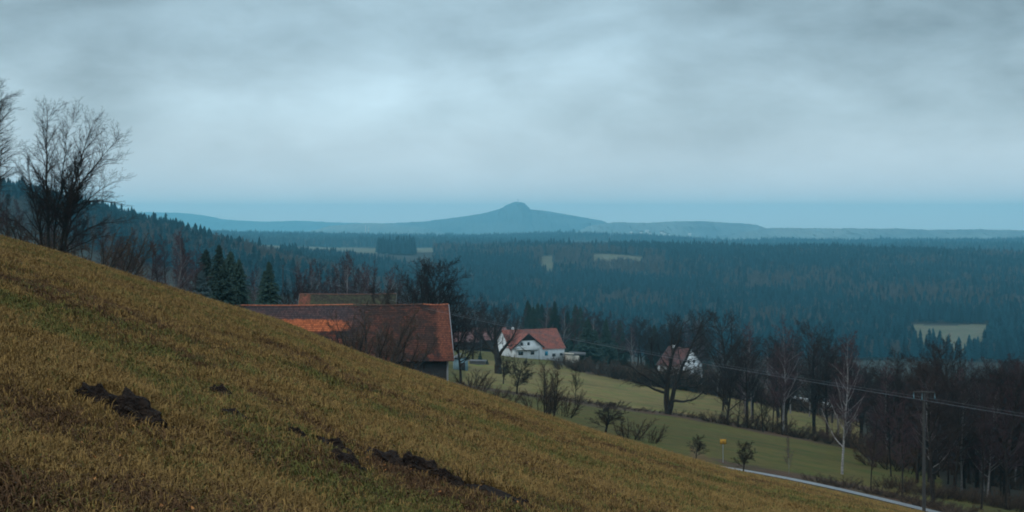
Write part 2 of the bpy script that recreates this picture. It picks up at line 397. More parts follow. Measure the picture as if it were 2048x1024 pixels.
def far_bare(seed):
    r = random.Random(seed); V = []; Fc = []
    def blade(p, q, w):
        b = len(V); d = Vector(q) - Vector(p); s = d.cross(Vector((r.uniform(-1, 1), r.uniform(-1, 1), .3))); s = s.normalized() * w if s.length > 1e-6 else Vector((w, 0, 0))
        V.extend([tuple(Vector(p) - s), tuple(Vector(p) + s), tuple(q)]); Fc.append((b, b + 1, b + 2))
    blade((0, 0, 0), (0, 0, 19), .35); blade((0, 0, 0), (.5, .4, 18), .35)
    for i in range(46):
        z = r.uniform(6, 17); a = r.uniform(0, 6.28); l = r.uniform(2.5, 5.5) * (1 - (z - 6) / 20); q = (l * math.cos(a), l * math.sin(a), z + r.uniform(2, 5))
        blade((0, 0, z), q, .16)
        for k in range(3):
            t = r.uniform(.4, 1); s = (q[0] * t, q[1] * t, z + (q[2] - z) * t)
            blade(s, (s[0] + r.uniform(-1.5, 1.5), s[1] + r.uniform(-1.5, 1.5), s[2] + r.uniform(.5, 2.4)), .14)
    return mesh_obj('far_bare_tree', V, Fc, M['fd'], me_only=True)
FP = [far_conifer(1), far_conifer(2), far_conifer(3), far_bare(4), far_bare(5), far_bare(6)]
def fbm(X, Y, s, seed=0):
    return (np.sin(X / s + seed) * np.cos(Y / (s * 1.3) + seed * 2) + .6 * np.sin(X / (s * .43) + Y / (s * .7) + seed) + .4 * np.cos(X / (s * .23) - Y / (s * .31) + seed * 3)) / 2
def woods():
    groups = []
    # (name, ymin, ymax, n, px range, filter, label)
    def gen(name, y0, y1, spacing, p0, p1, cond, label, mix, hs=1.0):
        area = (y1 * y1 - y0 * y0) / 2 * (p1 - p0) / F; n = int(area / spacing ** 2)
        Y = np.sqrt(rng.uniform(y0 * y0, y1 * y1, n)); px = rng.uniform(p0, p1, n); X = (px - CX) / F * Y
        keep = cond(px, Y, X); X, Y, px = X[keep], Y[keep], px[keep]
        Z = terrain(X, Y) - .3
        con = mix(px, Y, X) > rng.uniform(0, 1, len(X))
        idx = np.where(con, rng.integers(0, 3, len(X)), rng.integers(3, 6, len(X)))
        s = rng.normal(1, .17, len(X)).clip(.5, 1.5) * hs * (1 + .14 * fbm(X, Y, 230, 8) + .10 * fbm(X, Y, 70, 1)) * np.where(con, 1.05, .95)
        sc = np.stack([s * rng.uniform(.95, 1.5, len(X)), s * rng.uniform(.95, 1.5, len(X)), s], 1)
        print(name, len(X))
        points_stuff(name, np.stack([X, Y, Z], 1), rng.uniform(0, 6.28, len(X)), sc, idx, FP, label)
    def c_main(px, Y, X):
        k = (Y > np.interp(px, [-200, 450, 900, 1150, 2200], [1080, 1120, 1180, 1250, 1330])) & (Y < 3080 - 60 * np.abs(fbm(X, Y, 150)))
        k &= ~((px < 868) & (Y > 2380) & (Y < 3200))
        k &= ~((px > 600) & (px < 868) & (Y > 2320 + 60 * fbm(X, Y, 60)) & (Y < 3300))
        k &= ~((Y > 2500) & (Y < 2790) & (px > 1185) & (px < 1288)) & ~((Y > 2330) & (Y < 2760) & (px > 1082) & (px < 1106))
        k &= ~((Y > 1345 + 30 * fbm(X, Y, 40)) & (Y < 1700) & (px > 1795 + (1690 - Y) * .14) & (px < 1990 - (1690 - Y) * .08))
        k &= ~((px < 560) & (Y > 1750))
        return k
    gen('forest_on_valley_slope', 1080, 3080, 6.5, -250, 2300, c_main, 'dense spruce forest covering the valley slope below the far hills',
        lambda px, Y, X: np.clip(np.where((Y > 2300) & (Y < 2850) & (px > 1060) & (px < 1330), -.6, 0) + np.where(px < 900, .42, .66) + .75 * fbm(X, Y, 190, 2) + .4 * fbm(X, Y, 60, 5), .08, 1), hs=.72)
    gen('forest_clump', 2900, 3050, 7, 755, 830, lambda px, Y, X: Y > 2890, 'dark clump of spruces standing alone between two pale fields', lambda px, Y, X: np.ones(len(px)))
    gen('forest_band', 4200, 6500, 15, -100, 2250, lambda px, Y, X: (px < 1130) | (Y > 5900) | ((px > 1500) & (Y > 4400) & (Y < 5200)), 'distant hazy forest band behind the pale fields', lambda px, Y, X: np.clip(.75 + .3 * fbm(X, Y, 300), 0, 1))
woods()

# ---------------------------------------------------------------- bare trees
class Tubes:
    def __init__(s): s.V = []; s.F = []; s.n = 0
    def add(s, pts, rad, sides):
        pts = np.asarray(pts, float); n = len(pts)
        d = np.diff(pts, axis=0); d = np.vstack([d, d[-1:]]); d /= np.linalg.norm(d, axis=1)[:, None] + 1e-9
        ref = np.array([1., 0, 0]) if abs(d[0, 0]) < .8 else np.array([0, 1., 0])
        u = np.cross(d, ref); u /= np.linalg.norm(u, axis=1)[:, None] + 1e-9; v = np.cross(d, u)
        a = np.arange(sides) * 2 * math.pi / sides
        ring = pts[:, None, :] + np.asarray(rad)[:, None, None] * (np.cos(a)[None, :, None] * u[:, None, :] + np.sin(a)[None, :, None] * v[:, None, :])
        s.V.append(ring.reshape(-1, 3))
        i = np.arange(n - 1)[:, None] * sides; j = np.arange(sides)[None, :]; k = (j + 1) % sides
        s.F.append(np.stack([i + j, i + k, i + sides + k, i + sides + j], -1).reshape(-1, 4) + s.n); s.n += n * sides
    def mesh(s, name, m): return mesh_obj(name, np.concatenate(s.V), np.concatenate(s.F), m, me_only=True, smooth=True)

def resample(pts, n):
    pts = np.asarray(pts, float); d = np.r_[0, np.cumsum(np.linalg.norm(np.diff(pts, axis=0), axis=1))]
    t = np.linspace(0, d[-1], n)
    P = np.stack([np.interp(t, d, pts[:, i]) for i in range(3)], 1)
    if n > 4: P[1:-1] = (P[:-2] + 2 * P[1:-1] + P[2:]) / 4
    return P, d[-1]

def make_tree_meshes(name, spec, seed, bark, twig):
    r = np.random.default_rng(seed); T = Tubes(); W = Tubes(); cnt = [0]
    tl = spec.get('trunk_levels', 1)
    def emit(P, rad, lvl):
        sides = 8 if lvl == 0 else 5 if lvl == 1 else 3
        (T if lvl <= tl else W).add(P, rad, sides)
    def children(P, L, r0, lvl, rad):
        if lvl >= spec['levels']: return
        n = spec['n'][lvl]; n = max(1, int(round(n * (L / spec['ref'][lvl]) ** .8))) if 'ref' in spec else n
        t0 = spec['t0'][lvl]
        for i in range(n):
            t = t0 + (1 - t0) * (i + r.random()) / n
            f = t * (len(P) - 1); k = min(int(f), len(P) - 2); p = P[k] + (P[k + 1] - P[k]) * (f - k)
            d = P[k + 1] - P[k]; d /= np.linalg.norm(d) + 1e-9
            ang = R(spec['ang'][lvl] + r.normal(0, 9)); az = r.uniform(0, 2 * math.pi)
            ref = np.array([0, 0, 1.]) if abs(d[2]) < .9 else np.array([1., 0, 0])
            u = np.cross(d, ref); u /= np.linalg.norm(u); v = np.cross(d, u)
            nd = d * math.cos(ang) + (u * math.cos(az) + v * math.sin(az)) * math.sin(ang)
            if nd[2] < -.25 and not spec.get('droop'): nd[2] *= .3; nd /= np.linalg.norm(nd)
            shape = spec.get('shape', lambda q: 1 - .55 * q)(t) if lvl == 0 else (1 - .5 * t)
            ll = L * spec['lr'][lvl] * shape * r.uniform(.7, 1.2)
            rr = max(min(np.interp(f, np.arange(len(P)), rad) * .62, spec['rr'] * ll), spec['rmin'])
            branch(p, nd, ll, rr, lvl + 1)
    def branch(p, d, L, r0, lvl):
        cnt[0] += 1
        ns = 7 if lvl <= 1 else 5 if lvl == 2 else 4 if lvl == 3 else 3
        P = [p]; d = d.copy(); up = spec['up'][min(lvl, len(spec['up']) - 1)]; wob = spec['wob']
        for i in range(ns):
            d = d + r.normal(0, wob, 3); d[2] += up; d /= np.linalg.norm(d); P.append(P[-1] + d * L / ns)
        P = np.array(P); e = spec['rmin'] * .55
        rad = np.linspace(r0, max(e, r0 * .25 if lvl < 2 else e), len(P))
        emit(P, rad, lvl); children(P, L, r0, lvl, rad)
    if 'skel' in spec:
        for (pts, ra, rb, lvl) in spec['skel']:
            pts = [(a, y, z) for (a, y, z) in pts]
            P, L = resample(pts, 12); P[1:-1] += r.normal(0, .018 * L ** .5, (10, 3))
            P = np.vstack([P, P[-1] + (P[-1] - P[-2]) * .9]); rad = np.append(np.linspace(ra, rb, 12), spec['rmin'] * .6) ; emit(P, rad, min(lvl, 1)); children(P, L, ra, lvl, rad)
    else:
        for st in range(spec.get('stems', 1)):
            H = spec['H'] * (1 if st == 0 else r.uniform(.75, .98)); lean = spec.get('lean', .03)
            a = r.uniform(0, 6.28); off = 0 if spec.get('stems', 1) == 1 else spec.get('spread', .25)
            P = [np.array([off * math.cos(a), off * math.sin(a), -.5])]; d = np.array([lean * math.cos(a), lean * math.sin(a), 1.])
            ns = 12
            for i in range(ns):
                d = d + np.r_[r.normal(0, spec['wob'] * .35, 2), 0.05]; d /= np.linalg.norm(d); P.append(P[-1] + d * (H + .5) / ns)
            P = np.array(P); r0 = spec['r0']
            tt = np.linspace(0, 1, len(P)); rad = r0 * (1 - tt) ** .8 * .95 + spec['rmin']; rad[0] *= 1.35
            emit(P, rad, 0); children(P, H, r0, 0, rad)
    return T.mesh('trunk', bark), W.mesh('crown', twig)

SP = {}
LOOK = {'round': 'round crowned', 'vase': 'fan shaped', 'birch': 'pale trunked', 'slender': 'slender'}
base = dict(levels=4, wob=.10, rr=.02, rmin=.0095, up=[0, .06, .03, .0, -.02])
def sp(**k): d = dict(base); d.update(k); return d
SP['round'] = sp(H=14, r0=.28, n=[22, 11, 9, 5], t0=[.26, .2, .12, .1], ang=[54, 44, 42, 42], lr=[.56, .50, .48, .5], shape=lambda q: .95 - .5 * q, up=[0, .10, .05, .02, 0])
SP['vase'] = sp(H=12, r0=.30, n=[20, 11, 9, 5], t0=[.20, .2, .12, .1], ang=[36, 38, 40, 40], lr=[.72, .44, .46, .5], shape=lambda q: 1 - .60 * q, up=[0, .06, .05, .02, 0])
SP['birch'] = sp(H=18, r0=.16, n=[28, 9, 8, 5], t0=[.22, .15, .1, .1], ang=[38, 36, 40, 40], lr=[.34, .46, .55, .6], shape=lambda q: 1.1 - .85 * q, up=[0, .05, -.02, -.09, -.12], droop=1, wob=.09, rmin=.0085)
SP['slender'] = sp(H=15, r0=.13, n=[28, 9, 7, 5], t0=[.26, .15, .1, .1], ang=[46, 42, 42, 42], lr=[.28, .48, .5, .5], shape=lambda q: 1.1 - .8 * q, wob=.08)
SP['orchard'] = sp(H=4.6, r0=.14, n=[18, 11, 9, 6], t0=[.28, .15, .1, .1], ang=[58, 45, 45, 45], lr=[.62, .5, .45, .5], shape=lambda q: 1.1 - .5 * q, wob=.16, rmin=.010, up=[0, .06, .04, .02, 0])
SP['young'] = sp(H=4.5, r0=.07, n=[18, 9, 7, 0], levels=3, t0=[.35, .2, .1, .1], ang=[38, 38, 40, 40], lr=[.50, .45, .5, .5], shape=lambda q: 1.1 - .7 * q, rmin=.010)
SP['shrub'] = sp(H=3.4, r0=.045, stems=11, spread=.8, lean=.95, n=[9, 6, 5, 0], levels=3, t0=[.15, .1, .1, .1], ang=[34, 38, 40, 40], lr=[.42, .5, .5, .5], shape=lambda q: 1.05 - .6 * q, rmin=.010)
SP['willow'] = sp(H=8, r0=.10, stems=5, spread=.5, lean=.16, n=[15, 8, 5, 0], levels=3, t0=[.15, .1, .1, .1], ang=[30, 34, 40, 40], lr=[.40, .5, .5, .5], shape=lambda q: 1.1 - .75 * q, rmin=.011)
def skel_px(px0, py0, m, limbs):
    out = []
    r = random.Random(3)
    for pts, ra, rb, lvl, yd in limbs:
        n = len(pts); out.append(([((x - px0) * m, yd * (i / (n - 1)) , (py0 - y) * m) for i, (x, y) in enumerate(pts)], ra, rb, lvl))
    return out
SP['oak'] = sp(levels=4, trunk_levels=1, n=[15, 12, 9, 6], ref=[12, 6, 3, 1.2], t0=[.3, .22, .12, .1], ang=[52, 48, 44, 42], lr=[.34, .40, .46, .5], wob=.15, rmin=.011, shape=lambda q: 1.1 - .5 * q, up=[0, .04, .03, .02, 0],
  skel=skel_px(1336, 838, .0815, [
    ([(1335, 844), (1334, 800), (1332, 775), (1337, 730), (1345, 700), (1360, 668), (1366, 640)], .62, .10, 0, -.6),
    ([(1337, 835), (1344, 800), (1357, 757), (1368, 725), (1384, 695), (1400, 662), (1408, 640)], .48, .09, 0, .8),
    ([(1331, 785), (1308, 779), (1287, 766), (1262, 760), (1240, 757)], .27, .04, 1, -1.5),
    ([(1331, 776), (1308, 762), (1278, 746), (1246, 722)], .25, .04, 1, 1.5),
    ([(1332, 768), (1320, 746), (1303, 724), (1299, 690), (1300, 668)], .24, .04, 1, -1),
    ([(1346, 803), (1372, 805), (1392, 799), (1408, 786), (1424, 772)], .28, .04, 1, -1.2),
    ([(1350, 776), (1376, 772), (1405, 776), (1425, 760)], .20, .04, 1, 1.6),
    ([(1345, 700), (1343, 670), (1352, 640), (1358, 628)], .17, .04, 1, 1),
    ([(1368, 725), (1380, 700), (1400, 690), (1420, 670)], .17, .04, 1, -1),
    ([(1337, 730), (1322, 712), (1316, 680)], .15, .04, 1, .8)]))
SP['lime'] = sp(levels=4, trunk_levels=1, n=[26, 15, 11, 6], ref=[12, 6, 3, 1.4], t0=[.42, .2, .12, .1], ang=[50, 46, 42, 40], lr=[.34, .40, .42, .5], wob=.13, rmin=.013, shape=lambda q: 1.1 - .5 * q, up=[0, .06, .04, .02, 0],
  skel=skel_px(996, 745, .122, [
    ([(997, 752), (996, 720), (993, 695), (990, 665), (988, 640), (998, 615)], 1.15, .12, 0, -.5),
    ([(991, 698), (978, 684), (962, 664), (948, 645)], .45, .05, 1, 1),
    ([(996, 704), (1006, 688), (1022, 670), (1036, 648), (1040, 625)], .55, .06, 1, -1),
    ([(1004, 690), (1014, 680), (1040, 676), (1056, 690)], .2, .05, 1, 1),
    ([(988, 680), (972, 640), (966, 615)], .3, .05, 1, -1.5),
    ([(992, 660), (1010, 630), (1018, 608)], .3, .05, 1, 1.5),
    ([(988, 690), (964, 682), (935, 690), (918, 700)], .25, .04, 1, -1)]))
SP['clump'] = sp(levels=4, trunk_levels=1, n=[42, 14, 8, 5], ref=[12, 3.4, 1.5, .65], t0=[.22, .12, .1, .1], ang=[34, 36, 38, 40], lr=[.26, .42, .48, .5], wob=.10, rmin=.0065, shape=lambda q: 1.2 - .6 * q, up=[0, .05, .03, .0, -.02],
  skel=skel_px(112, 530, .0417, [
    ([(99, 535), (97, 470), (96, 380), (98, 300), (96, 235), (98, 205)], .17, .02, 0, -.5),
    ([(108, 535), (110, 440), (116, 380), (122, 320), (120, 260), (126, 225)], .11, .02, 0, 1.2),
    ([(118, 535), (126, 450), (135, 380), (148, 335), (162, 270), (176, 225)], .17, .02, 0, .4),
    ([(126, 535), (134, 430), (150, 372), (180, 320), (206, 282), (226, 262)], .16, .02, 0, -.9),
    ([(92, 535), (80, 450), (68, 395), (56, 345), (50, 290)], .12, .02, 0, .8),
    ([(122, 500), (150, 420), (190, 370), (225, 345)], .09, .02, 1, -.8),
    ([(122, 510), (150, 462), (190, 436), (235, 430)], .09, .02, 1, .8),
    ([(112, 520), (150, 490), (190, 470), (228, 462)], .08, .02, 1, -1.5),
    ([(95, 510), (70, 465), (40, 430), (10, 415)], .09, .02, 1, -1),
    ([(140, 400), (170, 385), (205, 380), (236, 392)], .06, .015, 1, 1)]))
SP['edge'] = sp(levels=4, trunk_levels=1, n=[28, 12, 8, 5], ref=[12, 3.6, 1.5, .7], t0=[.25, .15, .1, .1], ang=[42, 36, 38, 38], lr=[.28, .42, .48, .5], wob=.12, rmin=.0065, shape=lambda q: 1.2 - .6 * q, up=[0, .03, .02, 0, -.02],
  skel=skel_px(-35, 490, .0417, [
    ([(-38, 495), (-40, 400), (-34, 300), (-40, 200), (-36, 110)], .24, .03, 0, 0),
    ([(-36, 420), (-20, 330), (-8, 250), (-12, 180)], .12, .02, 1, 1),
    ([(-38, 280), (-22, 220), (-2, 175), (16, 155)], .09, .02, 1, -1),
    ([(-34, 400), (-10, 350), (6, 310), (12, 270)], .08, .02, 1, -1)]))

TW = {'round': 'twig', 'vase': 'twig', 'birch': 'twig_purple', 'slender': 'twig_purple', 'orchard': 'twig', 'young': 'twig', 'shrub': 'twig_brown', 'willow': 'twig_brown', 'oak': 'twig', 'lime': 'twig', 'clump': 'twig', 'edge': 'twig'}
PROTO = {}
def proto(kind, v):
    key = (kind, v)
    if key not in PROTO:
        t, c = make_tree_meshes(kind, SP[kind], 100 + v * 17 + len(kind), M['birch'] if kind == 'birch' else M['bark'], M[TW[kind]])
        zmax = max(max((x.co.z for x in c.vertices)), 1)
        PROTO[key] = (t, c, zmax)
    return PROTO[key]
NV = {'round': 2, 'vase': 2, 'birch': 2, 'slender': 2, 'orchard': 2, 'young': 2, 'shrub': 2, 'willow': 1, 'oak': 1, 'lime': 1, 'clump': 1, 'edge': 1}
KN = {'round': 'broadleaf_tree', 'vase': 'broadleaf_tree', 'birch': 'birch_tree', 'slender': 'slender_tree', 'orchard': 'fruit_tree', 'young': 'young_tree', 'shrub': 'shrub', 'willow': 'willow_bush', 'oak': 'oak_tree', 'lime': 'broadleaf_tree', 'clump': 'multi_stemmed_tree', 'edge': 'broadleaf_tree'}
ntree = [0]
def tree(kind, px, Y, top=None, label='', group=None, wide=1.0, rot=None, base=None, cat=None, H=None, v=None, sink=.15):
    """a bare tree at column px and distance Y whose tip reaches the picture height top (or H metres)"""
    if Y is None: x, Y, z = ground_at(px, base)
    else: x = (px - CX) / F * Y; z = tz(x, Y)
    ntree[0] += 1
    vv = (ntree[0] if v is None else v) % NV[kind]; t, c, zm = proto(kind, vv)
    if H is None: H = (-(top - HY) / F * Y) - z
    s = H / zm
    root = empty(KN[kind], (x, Y, z - sink), random.uniform(0, 6.28) if rot is None else rot); root.scale = (s * wide, s * wide, s)
    to = bpy.data.objects.new('trunk', t); C.objects.link(to); to.parent = root
    cr = bpy.data.objects.new('crown', c); C.objects.link(cr); cr.parent = root
    tag(root, label, cat or ('shrub' if kind in ('shrub', 'willow') else 'tree'), group)
    return root

# spruces
def spruce_meshes(seed, m_needles, H=14.0, rad=2.6):
    r = random.Random(seed); V = []; Fc = []
    z = .8
    while z < H - .1:
        q = 1 - z / H; rr = rad * (q ** .75) * r.uniform(.85, 1.1) + .08; n = 9 if q > .25 else 6
        a0 = r.uniform(0, 6.28)
        for i in range(n):
            a = a0 + 6.283 * i / n + r.uniform(-.2, .2); l = rr * r.uniform(.6, 1.18); dz = -l * .32
            ca, sa = math.cos(a), math.sin(a); w = .17 * l + .10
            # a bough: several ragged hanging fans along its length
            ns = 5
            for k in range(ns):
                t0 = k / ns; t1 = (k + 1.6) / ns
                zz = z + dz * t0 + l * .10 * t0 * t0; x0, y0 = ca * l * t0, sa * l * t0; x1, y1 = ca * l * min(t1, 1.05), sa * l * min(t1, 1.05)
                z1 = z + dz * t1 - r.uniform(0, .16)
                for sd in (-1, 1):
                    b = len(V); ww = w * r.uniform(.7, 1.5) * (1.1 - .5 * t0)
                    V.extend([(x0, y0, zz), (x1, y1, z1), ((x0 + x1) / 2 - sa * ww * sd, (y0 + y1) / 2 + ca * ww * sd, (zz + z1) / 2 - r.uniform(.12, .36))]); Fc.append((b, b + 1, b + 2))
        z += r.uniform(.20, .34) * (1 if q > .2 else .7)
    b = len(V); V += [(.05, 0, H - .8), (-.05, .04, H - .8), (0, -.05, H - .8), (0, 0, H + .15)]; Fc += [(b, b + 1, b + 3), (b + 1, b + 2, b + 3), (b + 2, b, b + 3)]
    c = mesh_obj('crown', V, Fc, m_needles, me_only=True)
    T = Tubes(); T.add([(0, 0, -.4), (0, 0, H * .5), (0, 0, H)], [.20, .12, .02], 8); t = T.mesh('trunk', M['bark'])
    return t, c
SPR = [spruce_meshes(11, M['spruce']), spruce_meshes(12, M['spruce'], rad=3.2), spruce_meshes(13, M['spruce_blue'], rad=3.0)]
def spruce(px, Y, top, label, group=None, v=0, wide=1.0, cat='spruce', base=None):
    if Y is None: x, Y, z = ground_at(px, base)
    else: x = (px - CX) / F * Y; z = tz(x, Y)
    H = (-(top - HY) / F * Y) - z; s = H / 14.1
    root = empty('spruce_tree', (x, Y, z - .2), random.uniform(0, 6.28)); root.scale = (s * wide, s * wide, s)
    for n, me in zip(('trunk', 'crown'), SPR[v]):
        o = bpy.data.objects.new(n, me); C.objects.link(o); o.parent = root
    return tag(root, label, cat, group)

# --- by the crest on the left
def fixed(kind, px, Y, base_py, label, wide=1.0):
    x = (px - CX) / F * Y; t, c, zm = proto(kind, 0)
    root = empty(KN[kind], (x, Y, -(base_py - HY) / F * Y)); root.scale = (1, 1, .87)
    for n, me in (('trunk', t), ('crown', c)):
        o = bpy.data.objects.new(n, me); C.objects.link(o); o.parent = root
    # let the foot reach the ground
    zt = tz(x, Y); root.location.z = min(root.location.z, root.location.z); 
    return tag(root, label, 'tree')
fixed('clump', 112, 125, 530, 'tall bare tree with several dark stems standing on the crest of the grass slope')
fixed('edge', -35, 125, 490, 'bare tree cut by the picture edge, its branches reaching in above the slope')
print('crest ground', [(p, 440 - tz((p - CX) / F * 125, 125) / 125 * F) for p in (-35, 112)])
g = 'low bare bushes and trees behind the crest'
for i, (p, Y, t, k) in enumerate([(-10, 150, 350, 'slender'), (15, 160, 375, 'round'), (45, 165, 395, 'slender'), (70, 150, 420, 'shrub'), (165, 150, 440, 'shrub'), (200, 160, 430, 'slender'), (215, 150, 455, 'shrub'), (-60, 160, 330, 'round'), (150, 170, 420, 'slender'), (235, 165, 470, 'slender'), (100, 180, 410, 'slender')]):
    tree(k, p, Y, t, 'small bare tree in the tangle behind the tall multi-stemmed tree on the crest', g)
tree('round', 245, 190, 462, 'dense dark rounded tree left of the leaning pale birch trunk', wide=.8)
tree('birch', 277, 185, 484, 'thin birch with a single pale leaning trunk left of the spruce group', v=1)
tree('birch', 352, 190, 448, 'large forked birch with white branches left of the spruce group', v=2, wide=1.15)
g = 'purple grey bare trees left of the spruce group'
for i, (p, Y, t) in enumerate([(225, 210, 470), (300, 215, 468), (318, 200, 480), (332, 225, 465), (375, 215, 470), (388, 200, 485), (262, 230, 455), (365, 240, 460)]):
    tree('slender', p, Y, t, 'slender bare tree with purple grey twigs between the birches left of the spruce group', g)
for p, Y, t, v, w, lb in [(412, 225, 492, 1, 1, 'tall dark spruce at the left end of the spruce group'), (438, 215, 483, 0, 1, 'tallest dark spruce of the group behind the barn ridge, with a bare spire'), (461, 228, 496, 1, 1, 'dark spruce just right of the tallest spruce of the group'), (478, 220, 512, 1, .95, 'shorter dark spruce at the right end of the spruce group'),
                  (448, 205, 520, 1, 1.15, 'broad low spruce in front of the tallest spruce'), (404, 200, 535, 2, 1.1, 'blue grey spruce at the foot of the spruce group'), (538, 235, 517, 0, 1.0, 'single dark pointed spruce between bare birches behind the barn'), (529, 240, 536, 1, .8, 'small spruce leaning against the single pointed spruce')]:
    spruce(p, Y, t, lb, None, v, w * 1.4)
tree('birch', 508, 250, 522, 'purple birch between the spruce group and the single spruce', v=0, wide=.85)
tree('slender', 497, 245, 540, 'thin bare tree at the right flank of the spruce group')
tree('vase', 570, 240, 548, 'open bare tree just right of the single spruce behind the barn')
g = 'purple birches behind the farm roofs'
for i, (p, Y, t) in enumerate([(596, 300, 520), (612, 310, 514), (628, 290, 522), (646, 305, 518), (662, 320, 524), (682, 300, 500), (694, 290, 497), (706, 305, 506), (720, 320, 526), (738, 300, 524), (756, 310, 518), (770, 295, 532), (786, 310, 530), (604, 330, 530), (672, 335, 512), (745, 340, 520)]):
    tree('birch' if i % 3 != 1 else 'slender', p, Y, t, 'purple twigged birch in the row behind the farm roofs' if i % 3 != 1 else 'slender dark trunked tree in the row behind the farm roofs', g, wide=.85)
g = 'dark bare trees standing close behind the farm roofs'
for p, Y, t, k in [(590, 262, 552, 'slender'), (615, 266, 558, 'round'), (640, 262, 550, 'slender'), (668, 268, 552, 'slender'), (690, 262, 545, 'round'), (716, 266, 555, 'slender'), (740, 262, 550, 'round'), (790, 262, 545, 'slender'), (660, 280, 535, 'slender'), (730, 284, 532, 'slender'), (610, 284, 536, 'slender')]:
    tree(k, p, Y, t, 'dark bare tree close behind the mossy roof, before the purple birches', g, wide=.9)
tree('round', 768, 225, 560, 'low dark bare tree overlapping the mossy roof')
tree('round', 835, 240, 512, 'rounded bare tree behind the barn ridge, first of the pair of large crowns', v=0)
tree('vase', 858, 232, 508, 'dark forked bare tree in the middle of the large crowns behind the barn', v=0)
tree('round', 888, 238, 505, 'broad bare tree with fine twigs behind the right end of the barn ridge', v=1, wide=1.15)
tree('vase', 812, 250, 535, 'spreading bare tree left of the large crowns behind the barn', v=1)
tree('round', 922, 245, 575, 'bare tree with long drooping branches just right of the barn gable', v=2)
tree('lime', 996, 370, None, 'thick trunked old tree standing in front of the white farmhouse', rot=0, H=(745 - 596) / F * 370, v=0, sink=.5)
g = 'bare trees between the barn and the farmhouse'
for p, Y, t, k in [(945, 420, 606, 'round'), (962, 430, 600, 'slender'), (930, 440, 600, 'slender'), (978, 540, 598, 'round'), (1012, 560, 600, 'round'), (1032, 560, 604, 'slender'), (955, 560, 606, 'round')]:
    tree(k, p, Y, t, 'dark bare tree behind the thick trunked old tree by the farmhouse', g)
# wood behind the farmhouses
g = 'trees at the edge of the wood behind the farmhouses'
r_ = random.Random(5)
tops = lambda p: np.interp(p, [1040, 1080, 1120, 1180, 1240, 1300, 1345, 1420, 1500], [602, 592, 600, 612, 625, 638, 642, 640, 640])
for i in range(46):
    p = 1045 + 8.2 * i + r_.uniform(-3, 3); Y = r_.uniform(530, 620) - (p - 1045) * .15
    k = r_.random(); t = float(tops(p)) + r_.uniform(-4, 14)
    if k < .28: spruce(p, Y, t + 2, 'dark conifer at the edge of the wood behind the farmhouses', 'conifers at the edge of the wood', r_.choice([0, 1]), 1.25)
    else: kk = r_.choice(['slender', 'birch', 'round', 'slender']); tree(kk, p, Y, t, LOOK[kk] + ' bare tree at the edge of the wood behind the farmhouses', g, wide=1.1)
spruce(1176, 500, 634, 'big dark conifer beside the white farmhouse, wider than the others', None, 1, 1.7)
spruce(1190, 505, 655, 'lower dark conifer touching the big conifer by the farmhouse', None, 1, 1.5)
# the meadow
tree('oak', 1336, 272, None, 'large spreading oak with forked trunk and low crooked limbs on the meadow edge', rot=0, H=(838 - 608) / F * 272, v=0, sink=.5)
for k, p, b, t, w, lb in [('orchard', 1006, 768, 706, 1.0, 'small dark fruit tree below the thick trunked old tree'), ('orchard', 1034, 788, 706, 1.1, 'small fruit tree with twisted trunk below the farmhouse'),
                   ('willow', 1098, 834, 712, 1.35, 'tall many stemmed bush in front of the farmhouse meadow'), ('young', 1150, 810, 728, .8, 'slim young tree with upright twigs on the meadow'),
                   ('orchard', 1212, 866, 796, 1.7, 'low tangled fruit tree half hidden by the crest of the slope'), ('shrub', 1255, 876, 828, 1.3, 'tangled bare bush right of the low fruit tree'), ('shrub', 1296, 884, 842, 1.0, 'small bare bush on the green meadow left of the oak'),
                   ('orchard', 1391, 918, 864, 1.15, 'small round headed young tree left of the yellow sign'), ('orchard', 1487, 944, 876, 1.05, 'young tree standing by the road right of the yellow sign'),
                   ('shrub', 1080, 826, 765, .8, 'upright brown bush at the left foot of the many stemmed bush'), ('shrub', 1125, 832, 770, .8, 'upright brown bush at the right foot of the many stemmed bush')]:
    tree(k, p, None, t, lb, None, w, base=b)
g = 'brown bushes along the bank below the barn'
for p, b in [(925, 792), (940, 770), (955, 780), (968, 800), (930, 812), (985, 800), (1010, 810)]:
    tree('shrub', p, None, b - 34, 'low bare bush on the brown bank just right of the barn', g, 1.3, base=b)
# trees standing along the meadow hedge and in the wood to the right
named = [('vase', 1452, 350, 612, 'tall bare tree with fine upright crown right of the oak', 1.0), ('round', 1392, 500, 614, 'tall bare tree rising behind the oak crown', .9), ('vase', 1355, 500, 622, 'upright bare tree behind the left side of the oak crown', .9),
 ('birch', 1503, 300, 640, 'birch with a pale crooked trunk left of the forked white birch', .9), ('birch', 1566, 275, 628, 'forked birch with white upper branches above the meadow hedge', 1.15), ('round', 1628, 285, 632, 'largest domed bare crown right of the forked white birch', 1.0), ('round', 1655, 275, 640, 'bare tree joined to the right side of the largest domed crown', .9),
 ('birch', 1684, 176, 655, 'slender white birch with leaning trunk standing in front of the meadow', 1.0), ('round', 1795, 230, 684, 'wide dome shaped dark tree behind the power pole', 1.25), ('vase', 1872, 215, 660, 'dark tree with many upright branches above the pale field', .9), ('vase', 1905, 225, 672, 'upright branched tree beside the one above the pale field', .8),
 ('birch', 1578, 160, 868, 'short thin birch by the road', .7), ('slender', 1476, 262, 762, 'twin stemmed tree in the hedge right of the oak', 1.2), ('vase', 1526, 262, 762, 'small dark tree in the hedge with low forked crown', .8), ('birch', 1700, 300, 662, 'purple birch behind the slender white birch', 1.1)]
for k, p, Y, t, lb, w in named: tree(k, p, Y, t, lb, None, w)
g = 'bare trees in the dark wood on the right'
r_ = random.Random(9)
